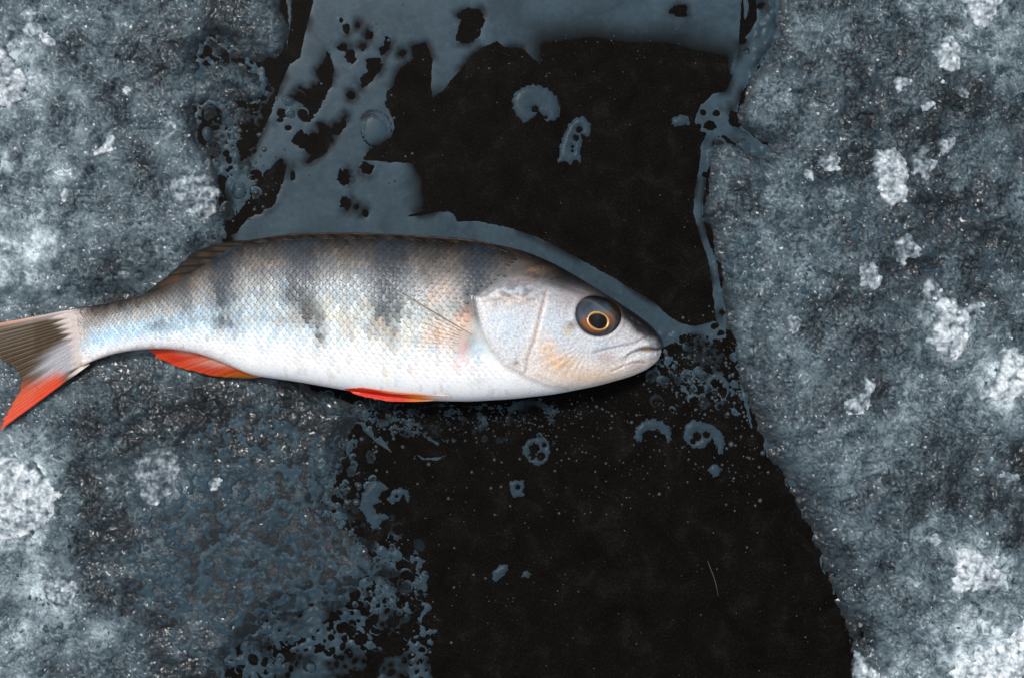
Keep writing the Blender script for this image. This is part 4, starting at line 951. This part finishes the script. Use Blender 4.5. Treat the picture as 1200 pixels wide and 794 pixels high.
def anal_col(x, y, t, r, b):
    c = np.zeros(x.shape + (3,)) + lin((196,66,14))
    c = cmix(c, lin((186,24,6)), np.clip(.95 * gs(x, y, 205, 421, 17, 6) + .95 * gs(x, y, 243, 430, 18, 5.5) + .5 * gs(x, y, 180, 413, 12, 5), 0, 1))
    c = cmix(c, lin((206,150,128)), np.clip(1.1 * gs(x, y, 262, 424, 30, 6) + .9 * gs(x, y, 220, 411, 14, 4), 0, .95))
    c = cmix(c, lin((206,124,30)), np.clip(.9 * gs(x, y, 285, 441, 26, 4), 0, 1))
    return c * (1 - .22 * (1 - b[..., None]))
fin('anal_fin', [(306,442),(290,433),(262,420),(222,408)], [(288,443.5),(248,441.5),(205,431),(182,420),(168,409)], 8, anal_col,
    lambda x, y, t, r: base_(x) + w_(x) * (.85 - .55 * r) + 1, nr=34, per=8, ridge=.9)

def pelvic_col(x, y, t, r, b):
    c = np.zeros(x.shape + (3,)) + lin((212,54,20))
    c = cmix(c, lin((204,20,8)), .9 * gs(x, y, 445, 459, 26, 5))
    c = cmix(c, lin((242,150,110)), .9 * (1 - sstep(0, .25, t + .1 * np.sin(9 * r))))
    c = cmix(c, lin((226,140,60)), .8 * sstep(470, 495, x))
    c = cmix(c, lin((244,230,220)), .95 * sstep(492, 522, x + .5 * (465 - y)))
    return c * (1 - .2 * (1 - b[..., None]))
fin('pelvic_fin', [(528,462.5),(528,466.5)], [(425,452.5),(403,454.5),(408,459.5),(430,465),(455,469.5)], 6, pelvic_col,
    lambda x, y, t, r: surf(x, np.minimum(y, yv_(x) - 1.2)) + 1.2 + 1.0 * np.sin(np.pi * r), nr=50, per=8, ridge=1.2, th=2.0, curve=1.5)

def pec_col(x, y, t, r, b):
    c = np.zeros(x.shape + (3,)) + lin((188,178,168))
    c = cmix(c, lin((120,84,44)), np.clip((1 - b) * 1.1, 0, 1))
    c = cmix(c, lin((92,62,36)), (1 - sstep(0, .04, t)) * .9)
    return c
def pec_alpha(x, y, t, r, b):
    ray = sstep(.45, .05, b) if False else np.clip(1 - b * 2.2, 0, 1)
    return np.clip(.0 + .55 * ray * (1 - sstep(.25, .95, r)) * (1 - .75 * t) + .9 * (1 - sstep(0, .035, t)) * (1 - .7 * r), 0, .95)
fin('pectoral_fin', [(555,392),(552,398),(549,406),(545,416)], [(468,340),(456,356),(450,380),(458,402),(478,418),(500,424)], 13, pec_col,
    lambda x, y, t, r: surf(x, y) + 2.0 + 1.6 * np.sin(np.pi * r * .8), mat=M_FINCLEAR, nr=40, per=8, ridge=.8, th=.25, alpha=pec_alpha)

def dor_col(x, y, t, r, b):
    c = np.zeros(x.shape + (3,)) + lin((20,17,15))
    c = cmix(c, lin((78,62,42)), np.clip(b - .45, 0, 1) * np.clip(.6 + fbm(x / 14, y / 14, 55, 2), 0, 1))
    c = cmix(c, lin((96,66,40)), .6 * gs(x, y, 220, 330, 30, 6))
    return cmix(c, lin((12,15,20)), .7 * sstep(.75, 1, r))
fin('second_dorsal_fin', [(306,282),(288,286),(264,302),(240,320),(212,336)], [(272,281),(245,286),(222,295),(190,325),(156,352)], 9, dor_col,
    lambda x, y, t, r: base_(x) + w_(x) * (1.22 - .85 * r) + 3, nr=26, per=10, ridge=1.8, th=1.5, mat=M_DORSAL)
fin('first_dorsal_fin', [(628,306),(560,288),(500,284),(420,281.5),(340,283),(300,287)], [(600,291),(548,280),(490,276.5),(420,273),(345,274),(288,283)], 13, dor_col,
    lambda x, y, t, r: surf(x, np.maximum(y, yd_(x) + 1.2)) + 1.4 - .8 * r - 1.5 * (1 - sstep(0, .12, r)), nr=12, per=8, ridge=.9, th=1.5, mat=M_DORSAL)
